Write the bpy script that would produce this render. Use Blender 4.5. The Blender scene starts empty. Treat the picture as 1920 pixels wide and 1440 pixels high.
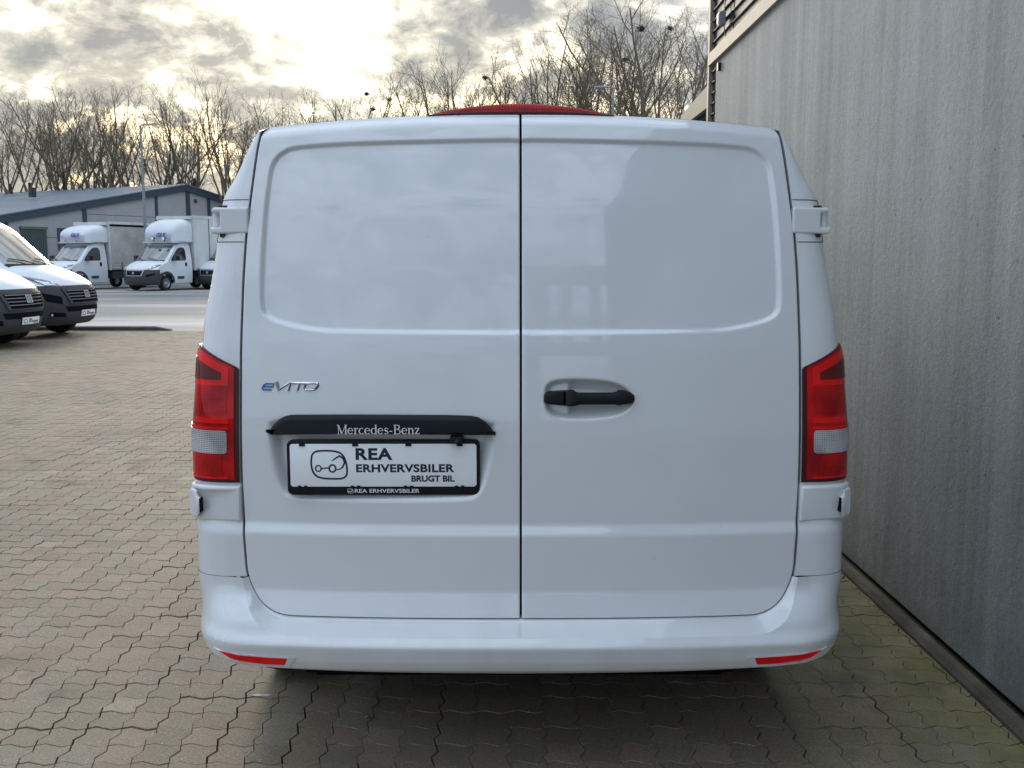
import bpy, bmesh, math, random
import numpy as np
from mathutils import Vector, Matrix
random.seed(7); np.random.seed(7)
C = bpy.context.scene
COL = C.collection
R = math.radians

# ------------------------------------------------------------------ camera, sky, sun, exposure
cam = bpy.data.objects.new('camera', bpy.data.cameras.new('camera')); COL.objects.link(cam)
cam.location = (0, 0, 1.5); cam.rotation_euler = (R(90-7.42), 0, R(-0.19))
cam.data.sensor_width = 36; cam.data.lens = 1820/1920*36; cam.data.clip_end = 2000
C.camera = cam
C.render.resolution_x = 1024; C.render.resolution_y = 768
C.view_settings.view_transform = 'Standard'; C.view_settings.look = 'None'
C.view_settings.exposure = 0.80; C.view_settings.gamma = 1.0; C.view_settings.use_curve_mapping = False
SUN_EL, SUN_AZ = R(13), R(-12.5)
SD = Vector((math.sin(SUN_AZ)*math.cos(SUN_EL), math.cos(SUN_AZ)*math.cos(SUN_EL), math.sin(SUN_EL)))
sun = bpy.data.objects.new('sun', bpy.data.lights.new('sun', 'SUN')); COL.objects.link(sun)
sun.data.energy = 1.5; sun.data.angle = R(15); sun.data.color = (1.0, 0.90, 0.74)
sun.rotation_euler = (-SD).to_track_quat('-Z', 'Y').to_euler()

class NT:
    """small helper for node trees"""
    def __init__(s, tree): s.t = tree; s.n = tree.nodes; s.l = tree.links
    def add(s, typ, **kw):
        n = s.n.new(typ)
        for k, v in kw.items():
            if k == 'ins':
                for a, b in v.items():
                    if hasattr(b, 'is_linked') or isinstance(b, bpy.types.NodeSocket): s.l.new(b, n.inputs[a])
                    else: n.inputs[a].default_value = b
            else: setattr(n, k, v)
        return n
    def math(s, op, a, b=0.0, c=None, clamp=False):
        n = s.n.new('ShaderNodeMath'); n.operation = op; n.use_clamp = clamp
        for i, x in enumerate((a, b) if c is None else (a, b, c)):
            if isinstance(x, bpy.types.NodeSocket): s.l.new(x, n.inputs[i])
            else: n.inputs[i].default_value = x
        return n.outputs[0]
    def ramp(s, fac, pts, interp='LINEAR'):
        n = s.n.new('ShaderNodeValToRGB'); s.l.new(fac, n.inputs[0]); r = n.color_ramp; r.interpolation = interp
        while len(r.elements) < len(pts): r.elements.new(0.5)
        for e, (p, c) in zip(r.elements, pts):
            e.position = p; e.color = (c, c, c, 1) if isinstance(c, (int, float)) else (*c, 1)
        return n.outputs[0]
    def mix(s, fac, a, b, bt='MIX'):
        n = s.n.new('ShaderNodeMix'); n.data_type = 'RGBA'; n.blend_type = bt; n.clamp_factor = True
        for i, x in ((0, fac), (6, a), (7, b)):
            if isinstance(x, bpy.types.NodeSocket): s.l.new(x, n.inputs[i])
            elif i == 0: n.inputs[0].default_value = x
            else: n.inputs[i].default_value = (*x, 1)
        return n.outputs[2]
    def noise(s, vec, scale, detail=4, rough=0.55, dist=0.0):
        n = s.n.new('ShaderNodeTexNoise')
        if vec is not None: s.l.new(vec, n.inputs['Vector'])
        n.inputs['Scale'].default_value = scale; n.inputs['Detail'].default_value = detail
        n.inputs['Roughness'].default_value = rough; n.inputs['Distortion'].default_value = dist
        return n.outputs['Fac']
    def mapping(s, vec, scale=(1, 1, 1), loc=(0, 0, 0)):
        n = s.n.new('ShaderNodeMapping'); s.l.new(vec, n.inputs[0])
        n.inputs['Scale'].default_value = scale; n.inputs['Location'].default_value = loc
        return n.outputs[0]

world = bpy.data.worlds.new('World'); C.world = world; world.use_nodes = True
w = NT(world.node_tree); w.n.clear()
sky = w.add('ShaderNodeTexSky', sky_type='NISHITA', sun_disc=False, sun_elevation=SUN_EL, sun_rotation=SUN_AZ)
sky.air_density = 1.0; sky.dust_density = 2.0; sky.ozone_density = 1.5
bg1 = w.add('ShaderNodeBackground', ins={'Color': sky.outputs[0], 'Strength': 0.10})
tc = w.add('ShaderNodeTexCoord'); d = tc.outputs['Generated']
sep = w.add('ShaderNodeSeparateXYZ', ins={0: d})
zz = w.math('MAXIMUM', sep.outputs[2], 0.0)
den = w.math('ADD', zz, 0.42)
px_ = w.math('DIVIDE', sep.outputs[0], den); py_ = w.math('DIVIDE', sep.outputs[1], den)
cmb = w.add('ShaderNodeCombineXYZ', ins={0: px_, 1: py_})
cv = w.mapping(cmb.outputs[0], loc=(3.1, 1.7, 0))
n1 = w.noise(cv, 3.6, 8, 0.60, 0.35)
n2 = w.noise(cv, 10.0, 8, 0.64, 0.3)
cl = w.math('ADD', w.math('MULTIPLY', n1, 0.52), w.math('MULTIPLY', n2, 0.48))
dt = w.add('ShaderNodeVectorMath', operation='DOT_PRODUCT', ins={0: d}); dt.inputs[1].default_value = SD
dot = w.math('MAXIMUM', dt.outputs['Value'], 0.0)
g1 = w.math('POWER', dot, 14.0); g2 = w.math('POWER', dot, 120.0); g3 = w.math('POWER', dot, 3.0)
thick = w.ramp(cl, [(0.465, 0.0), (0.515, 0.62), (0.58, 1.0)])             # cloud thickness
cover = w.ramp(cl, [(0.36, 0.0), (0.47, 1.0)])
# colour of thin cloud and of thick cloud, brighter towards the sun
thin = w.mix(g3, (0.56, 0.65, 0.77), (0.52, 0.50, 0.44))
g15 = w.math('POWER', dot, 26.0)
thin2 = w.mix(g15, thin, (0.72, 0.67, 0.52))
dark = w.mix(g3, (0.21, 0.275, 0.365), (0.19, 0.20, 0.215))
dark2 = w.mix(g2, dark, (0.30, 0.295, 0.28))
cc = w.mix(thick, thin2, dark2)
cb = w.math('MULTIPLY', g2, w.math('SUBTRACT', 1.0, w.math('MULTIPLY', thick, 0.93)))
cc2 = w.mix(1.0, cc, w.mix(cb, (0, 0, 0), (1.05, 0.98, 0.78)), 'ADD')
# towards the horizon the cloud sheet thins into an even pale veil
hz = w.ramp(zz, [(0.0, 1.0), (0.10, 0.55), (0.28, 0.0)])
veil = w.mix(g3, (0.27, 0.33, 0.40), (0.46, 0.42, 0.325))
cc3 = w.mix(w.math('MULTIPLY', hz, 0.85), cc2, veil)
ups = w.add('ShaderNodeVectorMath', operation='SCALE', ins={0: cc3, 'Scale': w.math('MULTIPLY', w.math('MULTIPLY_ADD', w.math('SUBTRACT', zz, 0.25, clamp=True), 1.25, 0.95), 1.0)})
bg2 = w.add('ShaderNodeBackground', ins={'Color': ups.outputs[0], 'Strength': 1.0})
mx = w.add('ShaderNodeMixShader', ins={0: w.math('MAXIMUM', cover, hz), 1: bg1.outputs[0], 2: bg2.outputs[0]})
w.add('ShaderNodeOutputWorld', ins={0: mx.outputs[0]})

# ------------------------------------------------------------------ object helpers
def mesh(name, V, F, mat=None, smooth=False):
    me = bpy.data.meshes.new(name); me.from_pydata([tuple(map(float, v)) for v in V], [], [tuple(map(int, f)) for f in F])
    if mat: me.materials.append(mat)
    if smooth: me.polygons.foreach_set('use_smooth', [True]*len(me.polygons))
    me.update(); return me
def link(name, me, parent=None, loc=None):
    o = bpy.data.objects.new(name, me); COL.objects.link(o)
    if parent: o.parent = parent
    if loc is not None: o.location = loc
    return o
def obj(name, V, F, mat, parent=None, smooth=False, label=None):
    o = link(name, mesh(name, V, F, mat, smooth), parent)
    if label: o['label'] = label
    return o
def tag(o, label, cat, group=None):
    o['label'] = label; o['category'] = cat
    if group: o['group'] = group
    return o
def empty(name, loc, rz=0.0):
    o = bpy.data.objects.new(name, None); COL.objects.link(o); o.location = loc; o.rotation_euler = (0, 0, rz)
    o.empty_display_size = 0.2; return o
def struct(o): o['kind'] = 'structure'; return o
def copy_tree(o, parent=None):
    c = o.copy(); COL.objects.link(c)
    if parent: c.parent = parent
    for ch in list(o.children): copy_tree(ch, c)
    return c
def autosmooth(o, ang=35):
    me = o.data; bm = bmesh.new(); bm.from_mesh(me); a = R(ang)
    for f in bm.faces: f.smooth = True
    for e in bm.edges:
        if len(e.link_faces) == 2: e.smooth = e.calc_face_angle(0) < a
        else: e.smooth = False
    bm.to_mesh(me); bm.free(); return o
def recalc(o):
    bm = bmesh.new(); bm.from_mesh(o.data); bmesh.ops.recalc_face_normals(bm, faces=bm.faces); bm.to_mesh(o.data); bm.free(); return o

class MB:
    def __init__(s): s.V = []; s.F = []
    def face(s, pts):
        n = len(s.V); s.V += [tuple(p) for p in pts]; s.F.append(tuple(range(n, n+len(pts))))
    def box(s, x0, x1, y0, y1, z0, z1):
        n = len(s.V); s.V += [(x, y, z) for x in (x0, x1) for y in (y0, y1) for z in (z0, z1)]
        s.F += [(n, n+1, n+3, n+2), (n+4, n+6, n+7, n+5), (n, n+4, n+5, n+1), (n+2, n+3, n+7, n+6), (n, n+2, n+6, n+4), (n+1, n+5, n+7, n+3)]
        return s
    def tube(s, P, rad, n=8, cap=True):
        P = [Vector(p) for p in P]; k0 = len(s.V)
        if not hasattr(rad, '__len__'): rad = [rad]*len(P)
        for i, p in enumerate(P):
            t = (P[min(i+1, len(P)-1)]-P[max(i-1, 0)]).normalized()
            a = Vector((0, 0, 1)) if abs(t.z) < 0.9 else Vector((1, 0, 0))
            u = t.cross(a).normalized(); v = t.cross(u)
            for k in range(n):
                q = 2*math.pi*k/n; s.V.append(tuple(p+(u*math.cos(q)+v*math.sin(q))*rad[i]))
        for i in range(len(P)-1):
            for k in range(n):
                a = k0+i*n+k; b = k0+i*n+(k+1) % n; s.F.append((a, b, b+n, a+n))
        if cap: s.F.append(tuple(range(k0, k0+n))[::-1]); s.F.append(tuple(range(k0+(len(P)-1)*n, k0+len(P)*n)))
        return s
    def prism(s, pts, vec):          # closed polygon extruded by vec
        n = len(s.V); m = len(pts); vec = Vector(vec)
        s.V += [tuple(p) for p in pts]+[tuple(Vector(p)+vec) for p in pts]
        s.F.append(tuple(range(n, n+m))[::-1]); s.F.append(tuple(range(n+m, n+2*m)))
        for i in range(m): j = (i+1) % m; s.F.append((n+i, n+j, n+m+j, n+m+i))
        return s
    def loft(s, loops, close_u=False, cap=False):
        k0 = len(s.V); m = len(loops[0])
        for L in loops: s.V += [tuple(p) for p in L]
        for i in range(len(loops)-1):
            for j in range(m if close_u else m-1):
                a = k0+i*m+j; b = k0+i*m+(j+1) % m; s.F.append((a, b, b+m, a+m))
        if cap: s.F.append(tuple(range(k0, k0+m))[::-1]); s.F.append(tuple(range(k0+(len(loops)-1)*m, k0+len(loops)*m)))
        return s
    def build(s, name, mat, parent=None, smooth=None, label=None, rec=True):
        o = obj(name, s.V, s.F, mat, parent, False, label)
        if rec: recalc(o)
        if smooth: autosmooth(o, smooth)
        return o
def bevel(o, width=0.01, seg=2):
    m = o.modifiers.new('bevel', 'BEVEL'); m.width = width; m.segments = seg; m.limit_method = 'ANGLE'; m.angle_limit = R(40)
    return o

# ------------------------------------------------------------------ materials
def mat(name, col, rough=0.5, metal=0.0, coat=0.0, spec=0.5, noise=0.0, nscale=20, bump=0.0, bscale=60, coatr=0.03):
    m = bpy.data.materials.new(name); m.use_nodes = True; t = NT(m.node_tree); b = t.n['Principled BSDF']
    b.inputs['Roughness'].default_value = rough; b.inputs['Metallic'].default_value = metal
    b.inputs['Coat Weight'].default_value = coat; b.inputs['Coat Roughness'].default_value = coatr
    b.inputs['Specular IOR Level'].default_value = spec
    o = t.add('ShaderNodeTexCoord').outputs['Object']
    n = t.noise(o, nscale, 4)
    k = max(noise, 0.02)
    c = t.ramp(n, [(0.3, tuple(x*(1-k) for x in col)), (0.7, tuple(min(1, x*(1+k)) for x in col))])
    t.l.new(c, b.inputs['Base Color'])
    if bump:
        bn = t.add('ShaderNodeBump', ins={'Strength': bump, 'Distance': 0.002, 'Height': t.noise(o, bscale, 5)})
        t.l.new(bn.outputs[0], b.inputs['Normal'])
    return m
def dirt(m, dcol, amount, scale, axis=None, lo=0.45, hi=0.7):
    """wear: irregular dirty patches on a paint"""
    t = NT(m.node_tree); b = t.n['Principled BSDF']; src = b.inputs['Base Color'].links[0].from_socket
    o = t.add('ShaderNodeTexCoord').outputs['Object']
    if axis: o = t.mapping(o, axis)
    f = t.ramp(t.noise(o, scale, 8, 0.65), [(lo, 0.0), (hi, amount)])
    t.l.new(t.mix(f, src, dcol), b.inputs['Base Color']); return m
M = {}
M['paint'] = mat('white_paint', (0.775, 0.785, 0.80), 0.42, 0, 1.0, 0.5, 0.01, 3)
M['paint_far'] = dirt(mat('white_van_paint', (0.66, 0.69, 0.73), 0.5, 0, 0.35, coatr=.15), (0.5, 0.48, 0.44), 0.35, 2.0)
M['bumper_white'] = mat('white_bumper_paint', (0.775, 0.785, 0.80), 0.42, 0, 1.0, 0.5, 0.01, 3)
def film(m):
    t = NT(m.node_tree); b = t.n['Principled BSDF']; src = b.inputs['Base Color'].links[0].from_socket
    o = t.add('ShaderNodeTexCoord').outputs['Object']; sp = t.add('ShaderNodeSeparateXYZ', ins={0: o})
    lowz = t.ramp(sp.outputs[2], [(0.34, 1.0), (0.62, 0.12), (1.0, 0.03)])
    f = t.math('MULTIPLY', t.math('MULTIPLY', t.ramp(t.noise(t.mapping(o, (1, 1, .6)), 7.0, 8, 0.7), [(0.35, 0.1), (0.7, 1.0)]), lowz), 0.22)
    c = t.mix(f, src, (0.34, 0.31, 0.27))
    sc = t.noise(t.mapping(o, (1, 1, 6)), 9.0, 6, 0.7)
    v = t.add('ShaderNodeTexVoronoi', feature='F1', ins={'Vector': o, 'Scale': 16.0}); r_ = t.add('ShaderNodeSeparateColor', ins={0: v.outputs['Color']})
    sp_ = t.math('MULTIPLY', t.ramp(v.outputs['Distance'], [(0.018, 1.0), (0.03, 0.0)]), t.ramp(r_.outputs[0], [(0.80, 0.0), (0.82, 0.6)]))
    t.l.new(t.mix(sp_, c, (0.22, 0.21, 0.19)), b.inputs['Base Color'])
    t.l.new(t.ramp(sc, [(0.4, 0.02), (0.75, 0.10)]), b.inputs['Coat Roughness'])
for k_ in ('paint', 'bumper_white'): film(M[k_])
M['plastic'] = mat('black_plastic', (0.010, 0.011, 0.013), 0.5, 0, 0, 0.22, 0.15, 30, 0.15, 900)
M['plastic_grey'] = mat('grey_bumper_plastic', (0.045, 0.047, 0.052), 0.5, 0, 0, 0.4, 0.15, 8, 0.1, 400)
M['rubber'] = mat('tyre_rubber', (0.018, 0.018, 0.018), 0.8, 0, 0, 0.3, 0.2, 10, 0.3, 80)
M['gap'] = mat('dark_seal', (0.006, 0.006, 0.008), 0.9, 0, 0, 0.1)
M['steel'] = mat('bright_steel', (0.55, 0.56, 0.58), 0.3, 1.0, 0, 0.5, 0.1)
M['chrome'] = mat('chrome', (0.62, 0.62, 0.64), 0.10, 1.0)
M['blue'] = mat('blue_enamel', (0.01, 0.13, 0.42), 0.3, 0, 0.5)
M['ink'] = mat('dark_print', (0.012, 0.012, 0.03), 0.6)
M['white_print'] = mat('white_print', (0.82, 0.82, 0.84), 0.5)
M['red_print'] = mat('red_print', (0.5, 0.03, 0.03), 0.5)
M['plate'] = mat('plate_white', (0.93, 0.94, 0.95), 0.45, 0, 0.0, 0.4)
M['blue_print'] = mat('blue_print', (0.02, 0.03, 0.42), 0.5)
M['hubcap'] = mat('wheel_silver', (0.42, 0.43, 0.45), 0.4, 0.7)

for k_ in ('paint', 'bumper_white'): M[k_].node_tree.nodes['Principled BSDF'].inputs['Coat IOR'].default_value = 1.75
def lens_mat(name, col, dark, ribs=0.0, vert=True, rough=0.08, trans=0.0, blotch=0.0):
    m = bpy.data.materials.new(name); m.use_nodes = True; t = NT(m.node_tree); b = t.n['Principled BSDF']
    o = t.add('ShaderNodeTexCoord').outputs['Object']
    n = t.noise(o, 16, 2, 0.4)
    c = t.ramp(n, [(0.35, dark), (0.62, col)]); c = t.mix(blotch, col, c)
    t.l.new(c, b.inputs['Base Color'])
    b.inputs['Specular IOR Level'].default_value = 0.0
    b.inputs['Roughness'].default_value = rough; b.inputs['Coat Weight'].default_value = 0.8; b.inputs['Coat Roughness'].default_value = 0.02
    b.inputs['Transmission Weight'].default_value = trans
    if ribs:
        wv = t.n.new('ShaderNodeTexWave'); wv.bands_direction = 'X' if vert else 'Z'
        t.l.new(o, wv.inputs[0]); wv.inputs['Scale'].default_value = ribs
        wz = t.n.new('ShaderNodeTexWave'); wz.bands_direction = 'Z'; t.l.new(o, wz.inputs[0]); wz.inputs['Scale'].default_value = ribs
        h = t.math('ADD', wv.outputs['Fac'], wz.outputs['Fac'])
        bn = t.add('ShaderNodeBump', ins={'Strength': 0.8, 'Distance': 0.002, 'Height': h})
        t.l.new(bn.outputs[0], b.inputs['Normal'])
        c2 = t.mix(t.math('MULTIPLY', wv.outputs['Fac'], 0.55), c, dark); t.l.new(c2, b.inputs['Base Color'])
    return m
M['red_lens'] = lens_mat('red_lens', (0.62, 0.004, 0.006), (0.26, 0.0, 0.003), 0, blotch=0.9)
M['red_bright'] = lens_mat('red_reflector', (0.92, 0.008, 0.008), (0.6, 0.004, 0.004), 0, blotch=0.6)
M['red_ribbed'] = lens_mat('red_ribbed_lens', (0.75, 0.006, 0.008), (0.34, 0.0, 0.004), 60, blotch=0.8)
M['amber_dark'] = lens_mat('smoked_indicator_lens', (0.20, 0.02, 0.012), (0.09, 0.008, 0.006), 60, blotch=0.7)
M['clear_lens'] = lens_mat('clear_ribbed_lens', (0.72, 0.72, 0.74), (0.22, 0.22, 0.24), 60, blotch=0.5)
M['lamp_dark'] = mat('dark_red_housing', (0.05, 0.002, 0.004), 0.4, 0, 0.0)

def glass_mat(name, col, rough=0.03):
    m = mat(name, col, rough, 0, 0.5, 1.0); return m
M['glass'] = glass_mat('tinted_window_glass', (0.02, 0.024, 0.026))
M['screen'] = mat('windscreen_glass', (0.07, 0.08, 0.075), 0.03, 0, 1.0, 1.0, 0.5, 1.2); M['screen'].node_tree.nodes['Principled BSDF'].inputs['Coat IOR'].default_value = 1.9
M['headlamp'] = mat('headlamp_glass', (0.11, 0.115, 0.125), 0.06, 0.2, 1.0, 0.8, 0.6, 14)

# pavers
def paver_mat():
    m = bpy.data.materials.new('concrete_paver'); m.use_nodes = True; t = NT(m.node_tree); b = t.n['Principled BSDF']
    geo = t.add('ShaderNodeNewGeometry'); P = geo.outputs['Position']
    big = t.noise(P, 1.3, 4, 0.6); mid = t.noise(P, 9.0, 4); fine = t.noise(P, 130.0, 5, 0.75)
    oi = t.add('ShaderNodeAttribute', attribute_name='tone', attribute_type='GEOMETRY')
    c = t.ramp(oi.outputs['Fac'], [(0.0, (0.205, 0.175, 0.138)), (0.3, (0.235, 0.222, 0.185)), (0.5, (0.262, 0.232, 0.195)), (0.65, (0.25, 0.25, 0.215)), (0.8, (0.300, 0.243, 0.210)), (1.0, (0.345, 0.305, 0.27))])
    c = t.mix(0.3, c, t.ramp(big, [(0.3, (0.235, 0.215, 0.18)), (0.7, (0.32, 0.295, 0.255))]))
    c = t.mix(0.65, c, t.ramp(fine, [(0.30, (0.16, 0.15, 0.14)), (0.5, (0.62, 0.61, 0.60)), (0.70, (1.1, 1.08, 1.04))]), 'MULTIPLY')
    c = t.mix(1.0, c, (1.20, 1.08, 0.93), 'MULTIPLY')
    vor = t.add('ShaderNodeTexVoronoi', feature='F1', ins={'Vector': P, 'Scale': 75.0}); vor.inputs['Randomness'].default_value = 1
    rnd = t.add('ShaderNodeSeparateColor', ins={0: vor.outputs['Color']})
    spot = t.math('MULTIPLY', t.ramp(vor.outputs['Distance'], [(0.13, 1.0), (0.2, 0.0)]), t.ramp(rnd.outputs[0], [(0.86, 0.0), (0.9, 0.9)]))
    c = t.mix(spot, c, (0.55, 0.53, 0.47))
    spot2 = t.math('MULTIPLY', t.ramp(vor.outputs['Distance'], [(0.16, 1.0), (0.24, 0.0)]), t.ramp(rnd.outputs[1], [(0.90, 0.0), (0.93, 0.8)]))
    c = t.mix(spot2, c, (0.05, 0.045, 0.04))
    stain = t.ramp(t.noise(t.mapping(P, (1, 1, 1), (4, 9, 0)), 0.8, 5, 0.65), [(0.52, 0.0), (0.68, 0.35)])
    c = t.mix(stain, c, (0.10, 0.088, 0.07))
    oil = t.math('MULTIPLY', t.ramp(t.noise(t.mapping(P, (1, 1, 1), (1.3, .4, 0)), 2.6, 4, 0.6), [(0.56, 0.0), (0.66, 0.55)]), t.ramp(t.noise(P, 0.35, 2), [(0.45, 0.0), (0.6, 1.0)]))
    c = t.mix(oil, c, (0.075, 0.066, 0.055))
    # moss along the foot of the wall
    sx = t.add('ShaderNodeSeparateXYZ', ins={0: P})
    mo = t.math('MULTIPLY', t.ramp(t.math('MULTIPLY_ADD', sx.outputs[0], 1.0, -0.85), [(0.0, 0.0), (0.72, 1.0)]), t.ramp(t.noise(P, 6.0, 6, 0.65), [(0.30, 0.25), (0.6, 1.0)]))
    c = t.mix(t.math('MULTIPLY', mo, 0.72), c, t.ramp(mid, [(0.3, (0.080, 0.086, 0.016)), (0.7, (0.17, 0.17, 0.04))]))
    t.l.new(c, b.inputs['Base Color']); b.inputs['Roughness'].default_value = 0.82; b.inputs['Specular IOR Level'].default_value = 0.35
    bn = t.add('ShaderNodeBump', ins={'Strength': 0.55, 'Distance': 0.003, 'Height': fine})
    bn2 = t.add('ShaderNodeBump', ins={'Strength': 0.3, 'Distance': 0.01, 'Height': mid, 'Normal': bn.outputs[0]})
    t.l.new(bn2.outputs[0], b.inputs['Normal']); return m
M['paver'] = paver_mat()
def pos_mat(name, cols, scale=1.0, rough=0.9, fine=80, stretch=(1, 1, 1), bumpd=0.004, extra=None):
    m = bpy.data.materials.new(name); m.use_nodes = True; t = NT(m.node_tree); b = t.n['Principled BSDF']
    P = t.add('ShaderNodeNewGeometry').outputs['Position']; Q = t.mapping(P, stretch)
    n = t.noise(Q, scale, 7, 0.62); f = t.noise(P, fine, 4, 0.7)
    c = t.ramp(n, [(0.3, cols[0]), (0.5, cols[1]), (0.72, cols[2])])
    c = t.mix(0.5, c, t.ramp(f, [(0.3, 0.45), (0.7, 1.3)]), 'MULTIPLY')
    if extra: c = extra(t, P, c)
    t.l.new(c, b.inputs['Base Color']); b.inputs['Roughness'].default_value = rough; b.inputs['Specular IOR Level'].default_value = 0.3
    bn = t.add('ShaderNodeBump', ins={'Strength': 0.5, 'Distance': bumpd, 'Height': f}); t.l.new(bn.outputs[0], b.inputs['Normal'])
    return m
M['bed'] = pos_mat('joint_sand', [(0.03, 0.027, 0.02), (0.045, 0.04, 0.03), (0.07, 0.062, 0.045)], 8)
M['far_pave'] = pos_mat('paving_seen_far', [(0.17, 0.152, 0.126), (0.21, 0.19, 0.158), (0.25, 0.226, 0.19)], 0.8)
M['asphalt'] = pos_mat('worn_asphalt', [(0.14, 0.138, 0.138), (0.25, 0.243, 0.235), (0.47, 0.455, 0.435)], 0.5, 0.75, 40, (0.12, 0.6, 1))
M['earth'] = pos_mat('winter_grass', [(0.05, 0.05, 0.025), (0.08, 0.075, 0.04), (0.11, 0.10, 0.06)], 0.3)
M['kerb'] = pos_mat('kerb_concrete', [(0.07, 0.062, 0.05), (0.10, 0.09, 0.075), (0.15, 0.135, 0.11)], 4)
M['plinth'] = pos_mat('mossy_plinth_concrete', [(0.045, 0.042, 0.03), (0.10, 0.09, 0.07), (0.17, 0.155, 0.125)], 3.0, 0.9, 90, (1, 1, 3))

def concrete():
    m = bpy.data.materials.new('wall_concrete'); m.use_nodes = True; t = NT(m.node_tree); b = t.n['Principled BSDF']
    P = t.add('ShaderNodeNewGeometry').outputs['Position']
    st = t.noise(t.mapping(P, (1, 7.0, 0.28)), 1.4, 8, 0.6)       # vertical run-off streaks
    st2 = t.noise(t.mapping(P, (1, 30.0, 0.7)), 1.0, 6, 0.6)
    sheet = t.noise(t.mapping(P, (0, 2.1, 0.02)), 1.3, 2, 0.4)
    fine = t.noise(P, 140.0, 4, 0.7); cloud = t.noise(P, 2.2, 7, 0.68)
    c = t.ramp(st, [(0.34, (0.15, 0.162, 0.165)), (0.5, (0.285, 0.297, 0.30)), (0.64, (0.43, 0.44, 0.44))])
    c = t.mix(0.10, c, t.ramp(st2, [(0.32, (0.14, 0.15, 0.15)), (0.64, (0.45, 0.45, 0.44))]))
    c = t.mix(0.48, c, t.ramp(cloud, [(0.32, (0.19, 0.20, 0.20)), (0.68, (0.40, 0.405, 0.395))]))
    c = t.mix(0.38, c, t.ramp(sheet, [(0.40, (0.22, 0.23, 0.225)), (0.46, (0.34, 0.345, 0.34)), (0.6, (0.37, 0.38, 0.375)), (0.62, (0.27, 0.28, 0.28))]))
    c = t.mix(0.35, c, t.ramp(fine, [(0.25, 0.45), (0.7, 1.15)]), 'MULTIPLY')
    vor = t.add('ShaderNodeTexVoronoi', feature='F1', ins={'Vector': P, 'Scale': 7.0})
    rr = t.add('ShaderNodeSeparateColor', ins={0: vor.outputs['Color']})
    pit = t.math('MULTIPLY', t.ramp(vor.outputs['Distance'], [(0.03, 1.0), (0.045, 0.0)]), t.ramp(rr.outputs[0], [(0.6, 0.0), (0.62, 1.0)]))
    c = t.mix(t.math('MULTIPLY', pit, 0.8), c, (0.05, 0.052, 0.055))
    sx = t.add('ShaderNodeSeparateXYZ', ins={0: P})
    low = t.math('MULTIPLY', t.ramp(sx.outputs[2], [(0.0, 1.0), (0.35, 0.0)]), t.ramp(t.noise(P, 5, 5), [(0.35, 0.1), (0.65, 0.7)]))
    c = t.mix(low, c, (0.10, 0.105, 0.09))
    mott = t.noise(P, 38.0, 5, 0.7); c = t.mix(0.38, c, t.ramp(mott, [(0.3, 0.62), (0.5, 1.0), (0.7, 1.22)]), 'MULTIPLY')
    c = t.mix(1.0, c, (0.87, 0.925, 0.955), 'MULTIPLY')
    t.l.new(c, b.inputs['Base Color']); b.inputs['Roughness'].default_value = 0.8; b.inputs['Specular IOR Level'].default_value = 0.3
    bn = t.add('ShaderNodeBump', ins={'Strength': 0.6, 'Distance': 0.004, 'Height': fine}); bn2 = t.add('ShaderNodeBump', ins={'Strength': 0.5, 'Distance': 0.006, 'Height': mott, 'Normal': bn.outputs[0]}); t.l.new(bn2.outputs[0], b.inputs['Normal'])
    return m
M['concrete'] = concrete()
M['trim'] = mat('beige_metal_trim', (0.30, 0.255, 0.195), 0.65, 0.0, 0, 0.3, 0.12, 6)
M['slat'] = mat('dark_slat', (0.028, 0.026, 0.034), 0.62, 0.0, 0, 0.22, 0.2, 10)
M['lampgrey'] = mat('grey_lamp_housing', (0.22, 0.24, 0.27), 0.5)
M['canopy'] = mat('grey_beige_panel', (0.13, 0.115, 0.092), 0.7, 0.0)
M['bark'] = pos_mat('bark', [(0.035, 0.028, 0.020), (0.06, 0.05, 0.036), (0.085, 0.075, 0.05)], 2.0, 0.9, 20)
M['twig'] = pos_mat('backlit_twig_bark', [(0.13, 0.105, 0.075), (0.18, 0.145, 0.10), (0.23, 0.185, 0.125)], 1.0, 0.9, 20)  # paler than the trunks: glow of thin twigs against the light put into the colour
M['facade'] = pos_mat('facade_panel', [(0.38, 0.37, 0.38), (0.42, 0.41, 0.42), (0.46, 0.45, 0.46)], 0.4, 0.8, 30)
M['steelblue'] = mat('blue_grey_steel', (0.040, 0.062, 0.083), 0.5)
M['roofblue'] = pos_mat('roof_sheet', [(0.13, 0.165, 0.20), (0.165, 0.20, 0.235), (0.19, 0.225, 0.26)], 0.4, 0.5, 20)
M['green'] = mat('green_gate_paint', (0.10, 0.135, 0.10), 0.6)
M['pole'] = mat('galvanised_pole', (0.25, 0.27, 0.29), 0.45, 0.3)
M['boxwhite'] = dirt(mat('box_panel_white', (0.62, 0.64, 0.62), 0.55), (0.30, 0.27, 0.22), 0.5, 1.2, (1, 1, 0.5))
M['curtain'] = dirt(mat('dirty_curtain', (0.50, 0.50, 0.48), 0.7, 0, 0, 0.3, 0.08, 1.5), (0.20, 0.165, 0.12), 0.6, 0.9, (1, 1, 1.2), 0.4, 0.75)

# ------------------------------------------------------------------ ground, paving
RW, CW = 0.1094, 0.113          # paver row depth and column width
def sheet(name, x0, x1, y0, y1, z, m): return struct(obj(name, [(x0, y0, z), (x1, y0, z), (x1, y1, z), (x0, y1, z)], [(0, 1, 2, 3)], m))
sheet('ground', -900, 900, -400, 1500, -0.030, M['earth'])
sheet('courtyard', -40, 30, -14, 20.1, -0.020, M['far_pave'])
sheet('asphalt_yard', -70, 45, 20.1, 78, -0.012, M['asphalt'])

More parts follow.
